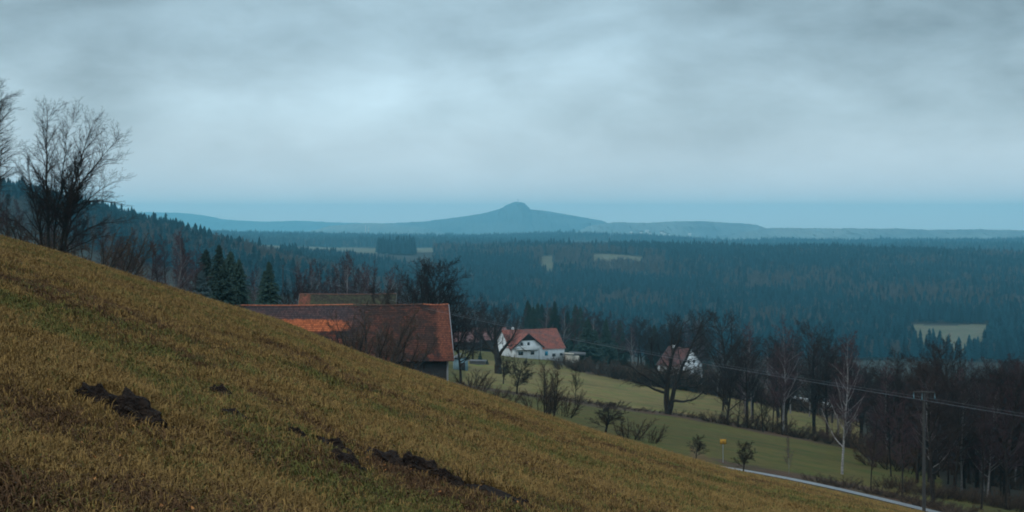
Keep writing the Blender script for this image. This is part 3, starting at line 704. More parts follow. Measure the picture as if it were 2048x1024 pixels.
for i in range(112):
    p = r_.uniform(1690, 2110) if i % 4 else r_.uniform(1430, 1720)
    Y = r_.uniform(175, 420) if p > 1760 else r_.uniform(262, 420)
    t = float(np.interp(p, [1430, 1500, 1570, 1640, 1700, 1745, 1800, 1900, 1950, 2000, 2110], [655, 660, 660, 662, 690, 730, 715, 712, 712, 700, 690])) + r_.uniform(0, 45)
    k = r_.choice(['round', 'slender', 'slender', 'birch', 'vase', 'round'])
    tree(k, p, Y, t, LOOK[k] + (' bare tree in the wood on the right of the power pole' if p > 1850 else ' bare tree between the meadow hedge and the power pole'), g if p > 1850 else 'bare trees between the hedge and the pole', r_.uniform(.9, 1.15))
g = 'tall bare trees filling the dark wood on the right'
for i in range(46):
    p = r_.uniform(1765, 2120); Y = r_.uniform(168, 260) if p > 1860 else r_.uniform(235, 300)
    t = float(np.interp(p, [1760, 1800, 1900, 1950, 2000, 2110], [712, 705, 720, 722, 712, 700])) + r_.uniform(0, 60)
    k = r_.choice(['round', 'round', 'birch', 'vase', 'slender']); tree(k, p, Y, t, 'tall ' + LOOK[k] + ' bare tree deep in the dark wood behind the power pole', g, r_.uniform(1.0, 1.25))
for p, Y, t, lb in [(1741, 152, 800, 'thin dark trunked tree by the road left of the power pole'), (1803, 150, 760, 'dark straight tree by the road close to the power pole'), (1866, 146, 700, 'thick dark trunk directly behind the power pole'), (1962, 150, 745, 'dark straight tree by the road in the lower corner'), (2010, 158, 720, 'dark tree at the picture edge by the road')]:
    tree('round' if p == 1866 else 'slender', p, Y, t, lb, None, 1.0)
# hedges and undergrowth as counted-out bushes
g = 'bare bushes of the meadow hedge'
for i in range(84):
    p = 1040 + i * 12.5 + r_.uniform(-6, 6)
    Y = float(hedge_y(p)) + r_.uniform(-3, 5); 
    tree('shrub', p, Y, None, 'low dark bush in the hedge line that crosses the meadow', g, 2.6 if p < 1420 else 1.6, H=r_.uniform(.5, 1.1) if p < 1420 else r_.uniform(1.4, 3.2))
g = 'bare bushes of the dark hedge before the houses'
for i in range(54):
    p = 1135 + i * 9.5 + r_.uniform(-4, 4); Y = 428 - (p - 1150) * .12 + r_.uniform(-3, 14)
    tree('shrub', p, Y, None, 'dark bush in the thick hedge between the straw meadow and the houses', g, 1.5, H=r_.uniform(3.0, 5.0) + (2.4 if 1290 < p < 1430 else 0))
g = 'brown bushes on the verge behind the road'
for i in range(44):
    j = int(np.argmin(np.abs(px_of(RP[:, 0], RP[:, 1]) - (1540 + i * 9)))); xx = RP[j, 0] + r_.uniform(3.2, 7.5); yy = RP[j, 1] + r_.uniform(1, 3)
    tree('shrub', px_of(xx, yy), yy, None, 'low brown bush on the verge behind the pale road', g, 2.2, H=r_.uniform(.45, 1.2))
g = 'undergrowth bushes in the wood on the right'
for i in range(84):
    p = r_.uniform(1740, 2110); Y = r_.uniform(205, 300) if i % 2 else r_.uniform(158, 168)
    if Y < 170 and p < 1500: continue
    tree('shrub', p, Y, None, 'dark bush in the undergrowth of the wood on the right', g, 1.5, H=r_.uniform(2.0, 4.5) if Y > 170 else r_.uniform(.8, 1.8))
tree('shrub', 735, 185, 612, 'tall bare bush with fine brown twigs in front of the barn roof', None, 1.0)
tree('shrub', 700, 180, 650, 'lower bare bush in front of the left part of the barn roof', None, 1.2)
tree('shrub', 780, 185, 655, 'bare bush in front of the middle of the barn roof', None, 1.2)

# ---------------------------------------------------------------- buildings
class MB:
    def __init__(s): s.V = []; s.F = []
    def quad(s, *p): b = len(s.V); s.V += [tuple(q) for q in p]; s.F.append(tuple(range(b, b + len(p))))
    def prism(s, pts, d):           # polygon pts extruded by vector d
        n = len(pts); b = len(s.V); P = [Vector(p) for p in pts]; d = Vector(d)
        s.V += [tuple(p) for p in P] + [tuple(p + d) for p in P]
        s.F.append(tuple(b + i for i in range(n))); s.F.append(tuple(b + n + i for i in reversed(range(n))))
        for i in range(n): j = (i + 1) % n; s.F.append((b + i, b + n + i, b + n + j, b + j))
    def box(s, c, sx, sy, sz, ax=(1, 0, 0), ay=(0, 1, 0), az=(0, 0, 1)):
        c = Vector(c); X = Vector(ax) * sx / 2; Y = Vector(ay) * sy / 2; Z = Vector(az) * sz / 2
        s.prism([c - X - Y - Z, c + X - Y - Z, c + X + Y - Z, c - X + Y - Z], Z * 2)
    def build(s, name, m, parent=None):
        o = mesh_obj(name, s.V, s.F, m, parent)
        bm_fix(o); return o
def bm_fix(o):
    import bmesh
    bm = bmesh.new(); bm.from_mesh(o.data); bmesh.ops.recalc_face_normals(bm, faces=bm.faces); bm.to_mesh(o.data); bm.free()

def roof_mat(name, a, b, dirt, zones=(), moss=0.0, mosscol=(.07, .075, .035), contrast=.5, edge=0.0):
    """tiles: a and b are the two clay colours, dirt the lichen and soot on them; zones = (u, v, ru, rv, amount, colour)"""
    m = bpy.data.materials.new(name); m.use_nodes = True; nt = m.node_tree; L = nt.links.new
    p = nt.nodes['Principled BSDF']; p.inputs['Roughness'].default_value = .85; p.inputs['Specular IOR Level'].default_value = .25
    uv = nt.nodes.new('ShaderNodeUVMap'); uv.uv_map = 'tiles'
    sep = nt.nodes.new('ShaderNodeSeparateXYZ'); L(uv.outputs[0], sep.inputs[0])
    def nz(scale, detail=5, rough=.6, dist=0):
        n = nt.nodes.new('ShaderNodeTexNoise'); n.inputs['Scale'].default_value = scale; n.inputs['Detail'].default_value = detail; n.inputs['Roughness'].default_value = rough; n.inputs['Distortion'].default_value = dist
        L(uv.outputs[0], n.inputs['Vector']); return n.outputs[0]
    def mr(s, lo, hi, a_=0., b_=1.):
        n = nt.nodes.new('ShaderNodeMapRange'); n.interpolation_type = 'SMOOTHSTEP'; L(s, n.inputs[0])
        for i, v in enumerate((lo, hi, a_, b_)): n.inputs[i + 1].default_value = v
        return n.outputs[0]
    def mix(f, c1, c2, blend='MIX'):
        n = nt.nodes.new('ShaderNodeMix'); n.data_type = 'RGBA'; n.blend_type = blend
        for s_, i in ((f, 0), (c1, 6), (c2, 7)):
            if isinstance(s_, tuple): n.inputs[i].default_value = (*s_, 1)
            elif isinstance(s_, (int, float)): n.inputs[i].default_value = s_
            else: L(s_, n.inputs[i])
        return n.outputs[2]
    def mth(op, a_, b_=0.0):
        n = nt.nodes.new('ShaderNodeMath'); n.operation = op
        for i, s_ in enumerate((a_, b_)):
            if isinstance(s_, (int, float)): n.inputs[i].default_value = s_
            else: L(s_, n.inputs[i])
        return n.outputs[0]
    col = mix(mr(nz(1.6, 8, .7), .35, .65), a, b)
    col = mix(mr(nz(.5, 7, .65, .6), .5 - contrast * .3, .5 + contrast * .25, .15, 1), col, dirt)
    for (u, v, ru, rv, amt, c) in zones:
        du = mth('DIVIDE', mth('SUBTRACT', sep.outputs[0], u), ru); dv = mth('DIVIDE', mth('SUBTRACT', sep.outputs[1], v), rv)
        d = mth('ADD', mth('POWER', mth('ABSOLUTE', du), 3), mth('POWER', mth('ABSOLUTE', dv), 3))
        d = mth('ADD', d, mth('MULTIPLY', mth('SUBTRACT', nz(.9, 8, .7), .5), 2.6))
        col = mix(mr(d, 1.5, .45, 0, amt), col, c)
    if moss: col = mix(mr(nz(.8, 7, .7), .62 - moss * .3, .72 - moss * .2), col, mosscol)
    br = nt.nodes.new('ShaderNodeTexBrick'); L(uv.outputs[0], br.inputs[0]); br.inputs['Scale'].default_value = 1
    br.inputs['Brick Width'].default_value = .22; br.inputs['Row Height'].default_value = .33; br.inputs['Mortar Size'].default_value = .02
    br.inputs['Color1'].default_value = (.62, .62, .62, 1); br.inputs['Color2'].default_value = (1.25, 1.2, 1.15, 1); br.inputs['Mortar'].default_value = (.3, .3, .3, 1)
    col = mix(1.0, col, br.outputs[0], 'MULTIPLY'); L(col, p.inputs['Base Color'])
    return m
def roof_slope(name, rr, rl, er, el, m, parent, row=.33, th=.035, over=0):
    """stepped courses of tiles between the ridge (rr, rl) and the eave (er, el); its uv is metres along and down the slope"""
    rr, rl, er, el = map(Vector, (rr, rl, er, el)); n = max(3, int((er - rr).length / row)); nrm = (rl - rr).cross(er - rr).normalized()
    if nrm.z < 0: nrm = -nrm
    V = []; Fc = []; UV = []; Lr = (rl - rr).length; S = (er - rr).length; nc = max(6, int(Lr / 1.2))
    r = random.Random(int(Lr * 10)); sag = [[r.uniform(-.02, .02) for _ in range(nc + 1)] for _ in range(n + 2)]
    for i in range(n):
        t0, t1 = i / n, (i + 1) / n
        b = len(V)
        for (t, h) in ((t0, .0), (t1, th), (t1, -.0)):
            for j in range(nc + 1):
                q = j / nc; P = (rr + (er - rr) * t).lerp(rl + (el - rl) * t, q)
                k = i if t == t0 else i + 1
                sg = sag[k][j] - .10 * math.sin(math.pi * q) * (1 - t)
                V.append(tuple(P + nrm * (h + .03) + Vector((0, 0, sg)))); UV.append((q * Lr, t * S))
        for a in (0, 1):
            for j in range(nc):
                o_ = b + a * (nc + 1) + j; Fc.append((o_, o_ + 1, o_ + nc + 2, o_ + nc + 1))
    o = mesh_obj(name, V, Fc, m, parent); ul = o.data.uv_layers.new(name='tiles')
    vi = np.zeros(len(o.data.loops), np.int32); o.data.loops.foreach_get('vertex_index', vi); ul.data.foreach_set('uv', np.array(UV, np.float32)[vi].ravel())
    return o
def shift(p, d, k): return Vector(p) + Vector(d) * k

class Frame:      # local frame: a along the ridge to the right, n out of the front, origin on the ground under the front right corner
    def __init__(s, origin, yaw): s.o = Vector(origin); s.a = Vector((math.cos(R(yaw)), math.sin(R(yaw)), 0)); s.n = Vector((math.sin(R(yaw)), -math.cos(R(yaw)), 0))
    def __call__(s, u, d, z): return s.o + s.a * u + s.n * d + Vector((0, 0, z))

def window(fr, u, d, z, w, h, parent, shutters=None, face='n'):
    A, Nn = (fr.a, fr.n) if face == 'n' else (fr.n, fr.a)
    c = fr(u, d, z); b = MB(); t = .07
    for s in (-1, 1):
        b.box(c + A * (s * (w / 2 - t / 2)) + Nn * .03, t, .08, h, A, Nn); b.box(c + Vector((0, 0, s * (h / 2 - t / 2))) + Nn * .028, w - 2 * t, .076, t, A, Nn)
    b.box(c + Nn * .026, .05, .06, h - 2 * t, A, Nn)
    f = b.build('window', M['frame'], parent)
    g = MB(); g.box(c + Nn * .012, w - .04, .02, h - .04, A, Nn); g.build('pane', M['glass'], f)
    return f

def verge(p, q, m, parent, w=.20, th=.05, off=None, name='verge_board'):
    p, q = Vector(p), Vector(q); d = (q - p); L_ = d.length; d.normalize(); side = off.normalized(); up = d.cross(side).normalized()
    b = MB(); b.box((p + q) / 2 + side * .04, L_, th, w, d, side, up); return b.build(name, m, parent)

def ridge_tiles(p, q, m, parent, rad=.13, step=.4):
    p, q = Vector(p), Vector(q); d = (q - p); L_ = d.length; d.normalize(); s = d.cross(Vector((0, 0, 1))).normalized(); b = MB(); n = int(L_ / step)
    for i in range(n):
        c = p + d * (i + .5) * L_ / n; k = rad * (1 + .12 * (i % 2))
        pts = [c - d * step * .52 + s * k * math.cos(a) + Vector((0, 0, k * math.sin(a) + .0 - .10 * math.sin(math.pi * (i + .5) / n))) for a in [math.pi * j / 6 for j in range(7)]]
        b.prism(pts, d * step * 1.02)
    o = b.build('ridge_tiles', m, parent); ul = o.data.uv_layers.new(name='tiles')
    return o

# --- the barn below the crest
M['barn_roof'] = roof_mat('barn_tiles', (.070, .023, .016), (.20, .055, .030), (.028, .018, .016), contrast=.2, zones=[
    (20.5, 2.0, 9, 2.6, .75, (.085, .058, .062)), (20.0, 3.6, 6.2, 1.15, .95, (.50, .135, .050)), (7, 4.5, 6.5, 4.6, .55, (.075, .036, .026)), (.5, 5, 1.4, 4.9, .45, (.30, .095, .052))])
M['ridge_orange'] = mat('ridge_clay', (.40, .12, .05), .85, 2, (.26, .08, .045))
M['ridge_dark'] = mat('ridge_dark', (.08, .05, .04), .95, 2, (.16, .07, .045))
def barn():
    y = 4.0; a = Vector((-math.cos(R(y)), -math.sin(R(y)), 0)); n = Vector((math.sin(R(y)), -math.cos(R(y)), 0)); L_ = 31.5
    rr = Vector((-8.76, 207, -11.70)); rl = rr + a * L_
    er = rr + n * 7.0 - a * .55; er.z = -18.85; el = rl + n * 7.0 + a * .2; el.z = -18.85
    br = rr - n * 7.0; br.z = -18.85; bl = rl - n * 7.0; bl.z = -18.85
    gz = min(tz(er.x, er.y), tz(el.x, el.y)) - 3.0; root = empty('barn', (er.x, er.y, tz(er.x, er.y)))
    def P(v): return Vector(v) - root.location
    rr, rl, er, el, br, bl = map(P, (rr, rl, er, el, br, bl)); gz -= root.location.z
    roof = roof_slope('roof', rr, rl, er, el, M['barn_roof'], root); roof_slope('roof', rl, rr, bl, br, M['barn_roof'], root)
    ridge_tiles(rr + Vector((0, 0, .05)), rr + a * 3.6 + Vector((0, 0, .05)), M['ridge_orange'], roof); ridge_tiles(rr + a * 3.6 + Vector((0, 0, .05)), rr + a * 13 + Vector((0, 0, .05)), M['ridge_dark'], roof); ridge_tiles(rr + a * 13 + Vector((0, 0, .05)), rl + Vector((0, 0, .05)), M['ridge_orange'], roof)
    # dry weeds rooted along the dark part of the ridge
    w = MB(); r = random.Random(2)
    for i in range(150):
        p = rr + a * r.uniform(3.4, 13.5) + Vector((0, 0, .05)) + n * r.uniform(0, .4); h = r.uniform(.1, .42); q = p + Vector((r.uniform(-.12, .12), r.uniform(-.1, .1), h))
        w.F.append((len(w.V), len(w.V) + 1, len(w.V) + 2)); w.V += [tuple(p - a * .02), tuple(p + a * .02), tuple(q)]
    mesh_obj('dry_weeds', w.V, w.F, M['twig_brown'], roof)
    verge(rr, er, M['metal'], roof, .22, .05, -a, 'verge_board')
    # walls of upright boards
    for (p0, p1, nn, nm) in ((er + a * .9 - n * .7, el - a * .5 - n * .7, n, 'front_wall'), (br + a * .35 + n * .6, bl - a * .5 + n * .6, -n, 'back_wall')):
        b = MB(); d = (p1 - p0); LL = d.length; d.normalize(); k = 0; x = 0; rnd = random.Random(4)
        while x < LL:
            wd = rnd.uniform(.16, .24); t = .025 + rnd.uniform(0, .02); c = p0 + d * (x + wd / 2); zt = er.z + .35
            b.box((c.x + nn.x * t / 2, c.y + nn.y * t / 2, (gz + zt) / 2), wd - .012, t, zt - gz, d, nn); x += wd
        b.build(nm, M['wood_dark'], root)
        bk = MB(); c = (p0 + p1) / 2 - nn * .06; bk.box((c.x, c.y, (gz + er.z + .3) / 2), LL, .08, er.z + .3 - gz, d, nn); bk.build('frame_wall', M['black'], root)
    c = er + a * .86 - n * .68; b = MB(); b.box((c.x, c.y, (gz + er.z + .3) / 2), .26, .12, er.z + .3 - gz, a, n); b.build('corner_board', M['wood_grey'], root)
    for (rg, e0, e1, s) in ((rr, er, br, -1), (rl, el, bl, 1)):
        b = MB(); ins = a * (-s) * .5
        e0i = e0 + ins - n * .7; e1i = e1 + ins + n * .6
        e0i = Vector((rg.x, rg.y, 0)) + ins * 1.0 + n * 6.3; e1i = Vector((rg.x, rg.y, 0)) + ins - n * 6.3
        top = Vector((rg.x, rg.y, rg.z - .25)) + ins
        b.prism([(e0i.x, e0i.y, gz), (e0i.x, e0i.y, er.z + .35), tuple(top), (e1i.x, e1i.y, er.z + .35), (e1i.x, e1i.y, gz)], a * (-s) * .12); b.build('gable_wall', M['wood_dark'], root)
    tag(root, 'long old barn with patchy red tile roof, half hidden by the grass slope', 'barn')
barn()

def simple_house(name, right_ridge, yaw, L_, d, rise, m_roof, m_wall, label, cat, front_over=.4, ground_pad=1.0, parts=None, gable_mat=None):
    a = Vector((math.cos(R(yaw)), math.sin(R(yaw)), 0)); n = Vector((math.sin(R(yaw)), -math.cos(R(yaw)), 0)); rr = Vector(right_ridge)
    base = rr + n * d; root = empty(name, (base.x, base.y, tz(base.x, base.y))); o = root.location.copy()
    rr = rr - o; rl = rr - a * L_; er = rr + n * d; er.z -= rise; el = rl + n * d; el.z -= rise; br = rr - n * d; br.z -= rise; bl = rl - n * d; bl.z -= rise
    roof = roof_slope('roof', rr, rl, er, el, m_roof, root); roof_slope('roof', rl, rr, bl, br, m_roof, root)
    gz = min(tz(p.x + o.x, p.y + o.y) for p in (er, el, br, bl)) - o.z - ground_pad
    di = d - front_over; k = di / d; zt = rr.z - rise * k - .12
    b = MB(); i = .35
    A, B_ = rr - a * i, rl + a * i
    prof = lambda c: [(c + n * di) + Vector((0, 0, gz - c.z)), (c + n * di) + Vector((0, 0, zt - c.z)), c + Vector((0, 0, -.12)), (c - n * di) + Vector((0, 0, zt - c.z)), (c - n * di) + Vector((0, 0, gz - c.z))]
    b.prism(prof(A), B_ - A); b.build('wall', m_wall, root)
    ridge_tiles(rr, rl, M['ridge_dark'] if m_roof in (M['moss_roof'], M['old_roof']) else M['ridge_clay2'], roof)
    for e, rg, sd in ((er, rr, a), (el, rl, -a), (br, rr, a), (bl, rl, -a)): verge(rg, e, M['frame'], roof, .16, .04, sd)
    fr = Frame(rr, yaw); return root, roof, fr, dict(di=di, zt=zt, gz=gz, rr=rr, rl=rl, er=er, el=el, a=a, n=n, d=d)
M['ridge_clay2'] = mat('ridge_clay_red', (.30, .10, .07), .85, 2, (.20, .07, .05))
M['red_roof'] = roof_mat('farmhouse_tiles', (.42, .125, .085), (.33, .10, .075), (.22, .10, .085), contrast=.35)
M['pink_roof'] = roof_mat('faded_tiles', (.40, .19, .18), (.32, .14, .13), (.19, .13, .13), contrast=.6)
M['old_roof'] = roof_mat('old_house_tiles', (.22, .09, .08), (.15, .06, .055), (.08, .05, .05), contrast=.6)
M['moss_roof'] = roof_mat('mossy_tiles', (.075, .075, .04), (.055, .06, .035), (.05, .04, .03), contrast=.5, zones=[(14.6, 3, 1.2, 6, .85, (.25, .08, .05)), ], moss=.4)

def farmhouse():
    root, roof, fr, g = simple_house('farmhouse', (14.66, 494, -35.7), 25, 20, 6.85, 6.1, M['red_roof'], M['white'], '', '')
    tag(root, 'white farmhouse with bright red tiled roof, balcony gable and dark boarded gable top', 'farmhouse')
    a, n = g['a'], g['n']; di, zt, gz = g['di'], g['zt'], g['gz'] - g['rr'].z
    uc = -14.2; hw = 5.2; pk = -.75; rise = 4.2; dpt = 7.95    # cross gable: centre, half width, peak, depth of its face from the ridge
    P = fr(uc, 0, pk)
    c_front = fr(uc, dpt, pk); c_back = fr(uc, 1.0, pk)
    ov = .45
    for s in (-1, 1):
        f0 = c_front + n * ov; k = (hw + .5) / hw
        e0 = fr(uc + s * (hw + .5), dpt + ov, pk - rise * k); e1 = fr(uc + s * (hw + .5), 1.0, pk - rise * k)
        roof_slope('gable_roof', f0, c_back, e0, e1, M['red_roof'], roof)
        verge(f0 + Vector((0, 0, .02)), e0 + Vector((0, 0, .02)), M['black'], roof, .30, .05, n)
    b = MB(); zb = pk - rise * (hw - .0) / hw + .0
    pts = [fr(uc - hw + .1, dpt, gz), fr(uc - hw + .1, dpt, zb - .05), fr(uc, dpt, pk - .12), fr(uc + hw - .1, dpt, zb - .05), fr(uc + hw - .1, dpt, gz)]
    b.prism(pts, -n * 3.0); b.build('gable_wall', M['white'], root)
    # dark boarding in the gable top
    zc = pk - 2.15; hwc = hw * 2.0 / rise; b = MB(); b.prism([fr(uc - hwc, dpt + .04, zc), fr(uc, dpt + .04, pk - .15), fr(uc + hwc, dpt + .04, zc)], n * .06); b.build('gable_boarding', M['wood_dark'], root)
    for du in (-2.3, .15): window(fr, uc + du, dpt, pk - 3.2, .85, 1.0, root)
    for du, w in ((-2.6, 1.7), (1.55, 1.25)): window(fr, uc + du, dpt, pk - 6.2, w, 1.1, root)
    # balcony
    b = MB(); b.box(fr(uc - .3, dpt + .55, pk - 4.95), 8.6, 1.1, .16, a, n); bl = b.build('balcony', M['white'], root)
    r = MB(); zz = pk - 4.35
    for i in range(30): r.box(fr(uc - .3 - 4.2 + i * .29, dpt + 1.05, zz), .13, .03, .86, a, n)
    r.box(fr(uc - .3, dpt + 1.05, zz + .48), 8.6, .07, .08, a, n); r.build('balcony_railing', M['white'], bl)
    for du in (-4.4, 3.9): p = MB(); p.box(fr(uc - .3 + du * 0.96, dpt + .95, (pk - 5.03 + gz) / 2), .16, .16, pk - 5.03 - gz, a, n); p.build('balcony_post', M['wood_grey'], bl)
    # front wall right of the gable
    window(fr, -4.2, di, -8.05, 1.15, .95, root); window(fr, -1.6, di, -7.9, .9, .85, root)
    d_ = MB(); d_.box(fr(-6.9, di + .03, -7.45), 1.1, .06, 1.4, a, n); d_.build('blue_door', M['blue'], root)
    c = MB(); c.box(fr(-15.6, -.6, .2), .6, .6, 1.2, a, n); c.build('chimney', M['white'], roof)
    return fr, g
fh, fg = farmhouse()
def annex():
    x, Y = (1138 - CX) / F * 486, 486.; z = tz(x, Y); root = empty('garage', (x, Y, z)); b = MB(); b.box((0, 0, .9), 2.6, 3, 3.8); b.box((2.2, .6, .5), 2.2, 3, 2.8); b.build('wall', M['beige'], root)
    b = MB(); b.prism([(-1.6, -1.8, 2.85), (1.6, -1.8, 2.6), (1.6, 1.8, 2.6), (-1.6, 1.8, 2.85)], (0, 0, .14)); b.build('roof', M['beige'], root)
    tag(root, 'small beige annex at the right end of the white farmhouse', 'annex')
    x, Y = (1154 - CX) / F * 492, 492.; z = tz(x, Y); root = empty('carport', (x, Y, z)); b = MB(); b.prism([(-2.6, -2, 2.6), (2.8, -2, 2.4), (2.8, 2, 2.6), (-2.6, 2, 2.8)], (0, 0, .6)); b.build('roof', M['greyroof'], root)
    for sx in (-2.3, 2.4):
        for sy in (-1.8, 1.8): p = MB(); p.box((sx, sy, 1.0), .16, .16, 3.4); p.build('post', M['wood_dark'], root)
    tag(root, 'flat grey roofed carport right of the white farmhouse', 'carport')
annex()
# faded roofs of the farm buildings behind
def outbuilding(px, Y, py, yaw, L_, d, rise, mr_, mw, label, name='farm_building', cat='farm building'):
    x = (px - CX) / F * Y; root, roof, fr, g = simple_house(name, (x, Y, -(py - HY) / F * Y), yaw, L_, d, rise, mr_, mw, '', ''); tag(root, label, cat); return root, roof, fr, g
outbuilding(1012, 545, 655, 12, 13, 6, 4.0, M['pink_roof'], M['wood_dark'], 'farm building with faded pink roof behind the thick trunked tree')
outbuilding(962, 530, 664, -8, 11, 5, 3.2, M['pink_roof'], M['wood_dark'], 'lower farm building with faded pink roof nearest the barn gable')
rt, rf, fr, g = outbuilding(793, 236, 588, 1, 15.2, 6.5, 5.5, M['moss_roof'], M['beige'], 'building with mossy olive roof showing above the barn ridge', 'mossy_building', 'building')
def house2():
    x = (1383 - CX) / F * 450
    # the ridge runs away to the left, the white gable looks to the right
    root, roof, fr, g = simple_house('white_house', (x, 450, -38.55), -50, 9.5, 5.5, 5.3, M['old_roof'], M['white'], '', '')
    tag(root, 'small house with white gable and dark red roof behind the oak crown', 'house')
    window(fr, -.35, .9, -4.0, .9, 1.0, root, face='a'); window(fr, -.35, -1.4, -4.0, .9, 1.0, root, face='a')
    c = MB(); c.box(fr(-6.6, .8, -.1), .6, .6, 1.5, g['a'], g['n']); c.build('chimney', M['white'], roof)
house2()
def shed():
    x, Y, z = ground_at(921, 740); root = empty('shed', (x, Y, z), R(8)); b = MB(); b.box((0, 0, 1.2), 3.4, 3, 3.4); b.build('wall', M['bluewall'], root)
    b = MB(); b.prism([(-2.0, -1.8, 2.75), (0, -1.8, 4.1), (2.0, -1.8, 2.75), (1.9, -1.8, 2.60), (0, -1.8, 3.95), (-1.9, -1.8, 2.60)], (0, 3.6, 0)); b.build('roof', M['greyroof'], root)
    d = MB(); d.box((.4, -1.52, .9), 1.2, .06, 2.0); d.build('door', M['wood_dark'], root)
    tag(root, 'blue grey shed just right of the barn gable', 'shed')
    x, Y, z = ground_at(955, 729); root = empty('woodpile', (x, Y, z), R(-4)); b = MB(); r = random.Random(8)
    for i in range(24):
        for k in range(5): c = Vector((-2.1 + i * .18 + (k % 2) * .09, 0, .1 + k * .165)); T_ = [(c.x + .085 * math.cos(q), -.5 + r.uniform(-.06, .06), c.z + .085 * math.sin(q)) for q in [j * math.pi / 3 for j in range(6)]]; b.prism(T_, (0, 1.0, 0))
    b.build('logs', M['wood_grey'], root); b = MB(); b.prism([(-2.5, -.75, .95), (2.5, -.75, .85), (2.5, .75, 1.15), (-2.5, .75, 1.25)], (0, 0, .06)); b.build('cover', M['greyroof'], root)
    tag(root, 'low woodpile under a dark cover between the blue grey shed and the thick trunked tree', 'woodpile')
shed()
spruce(960, None, 703, 'tiny dark conifer beside the low woodpile', None, 1, 1.5, base=728)
spruce(974, None, 717, 'tiny dark conifer right of the woodpile, lower than its neighbour', None, 0, 2.2, base=729)

# sign
def sign():
    x, Y, z = ground_at(1446, 925); root = empty('town_sign', (x, Y, z), R(3)); H = (925 - 878) / F * Y; w = 13 / F * Y; h = 10.5 / F * Y
    T = Tubes(); T.add([(0, 0, -.3), (0, 0, H)], [.035, .035], 8); o = bpy.data.objects.new('post', T.mesh('post', M['metal'])); C.objects.link(o); o.parent = root
    b = MB(); b.box((0, -.05, H - h / 2), w, .03, h); bd = b.build('board', M['yellow'], root)
    b = MB(); t = .025
    for s in (-1, 1): b.box((s * (w / 2 - .02), -.0675, H - h / 2), t, .004, h - .04); b.box((0, -.0676, H - h / 2 + s * (h / 2 - .02)), w - .06, .004, t)
    b.build('border', M['black'], bd)
    b = MB()
    for (cx, cz, sx) in ((-.17, .14, .12), (-.02, .14, .10), (.14, .14, .14), (-.10, .0, .10), (.08, .0, .16), (0, -.13, .10)): b.box((cx * w, -.0675, H - h / 2 + cz * h), sx * w, .004, .07 * h)
    b.build('lettering', M['black'], bd)
    tag(root, 'small yellow town sign on a thin grey post', 'sign')
sign()

# road
def road():
    P3 = RP
    d = np.gradient(P3, axis=0); d /= np.linalg.norm(d, axis=1)[:, None]; nrm = np.stack([-d[:, 1], d[:, 0]], 1)
    V = []; ws = np.linspace(-1.7, 1.7, 7)
    for w in ws:
        x = P3[:, 0] + nrm[:, 0] * w; y = P3[:, 1] + nrm[:, 1] * w; V.append(np.stack([x, y, terrain(x, y) + .07 + .04 * (1 - (w / 1.7) ** 2)], 1))
    V = np.concatenate(V); n = 160; idx = np.arange(len(V)).reshape(7, n); f = np.stack([idx[:-1, :-1], idx[:-1, 1:], idx[1:, 1:], idx[1:, :-1]], -1).reshape(-1, 4)
    m = mat('wet_asphalt', (.09, .095, .10), .42, 1.2, (.13, .135, .14), spec=.6)
    tag(mesh_obj('road', V, f, m, smooth=True), kind='structure')
road()

# power line
def pole(px, Y, top, label, yaw):
    x = (px - CX) / F * Y; z = tz(x, Y); H = -(top - HY) / F * Y - z; root = empty('power_pole', (x, Y, z), R(yaw))
    T = Tubes(); T.add([(0, 0, -1), (0, 0, H * .5), (0, 0, H)], [.125, .105, .085], 12); o = bpy.data.objects.new('post', T.mesh('post', M['pole'])); C.objects.link(o); o.parent = root
    b = MB(); b.box((0, -.11, H - .06), 1.42, .07, .07); cr = b.build('crossarm', M['pole'], root)
    ends = []
    for sx in (-.68, -.15, .68):
        T = Tubes(); zz = H - .12 - (.38 if sx != -.15 else .45)
        T.add([(sx, -.19, H - .1), (sx, -.19, zz + .14), (sx, -.19, zz + .12), (sx, -.19, zz + .06), (sx, -.19, zz + .02), (sx, -.19, zz - .02)], [.018, .018, .05, .03, .055, .02], 8)
        o = bpy.data.objects.new('insulator', T.mesh('insulator', M['insul'])); C.objects.link(o); o.parent = cr
        v = Vector((sx, -.19, zz)); v.rotate(root.rotation_euler); ends.append(v + root.location)
    tag(root, label, 'power pole'); return ends
M['insul'] = mat('blue_green_glass', (.04, .10, .12), .25, spec=.6)
e1 = pole(1848, 100, 782, 'wooden power pole with crossarm standing by the road near the dark wood', -10)
e2 = pole(566, 300, 530, 'far power pole among the bare trees behind the barn', -35)
e3 = pole(2330, 92, 850, 'power pole beyond the frame to the right', 0) if False else [e + Vector((52, -12, -4.5)) for e in e1]
for i in range(3):
    for A, B, sag, lb in ((e2[i], e1[i], 1.5, 'power wire crossing from the trees behind the barn to the wooden pole'), (e1[i], e3[i], .9, 'power wire leaving the wooden pole to the right')):
        t = np.linspace(0, 1, 60); P = np.array([list(A.lerp(B, q) - Vector((0, 0, sag * 4 * q * (1 - q)))) for q in t]); T = Tubes(); T.add(P, np.full(60, .008), 5)
        o = bpy.data.objects.new('power_wire', T.mesh('power_wire', M['wire'])); C.objects.link(o); tag(o, lb, 'wire', 'power wires')

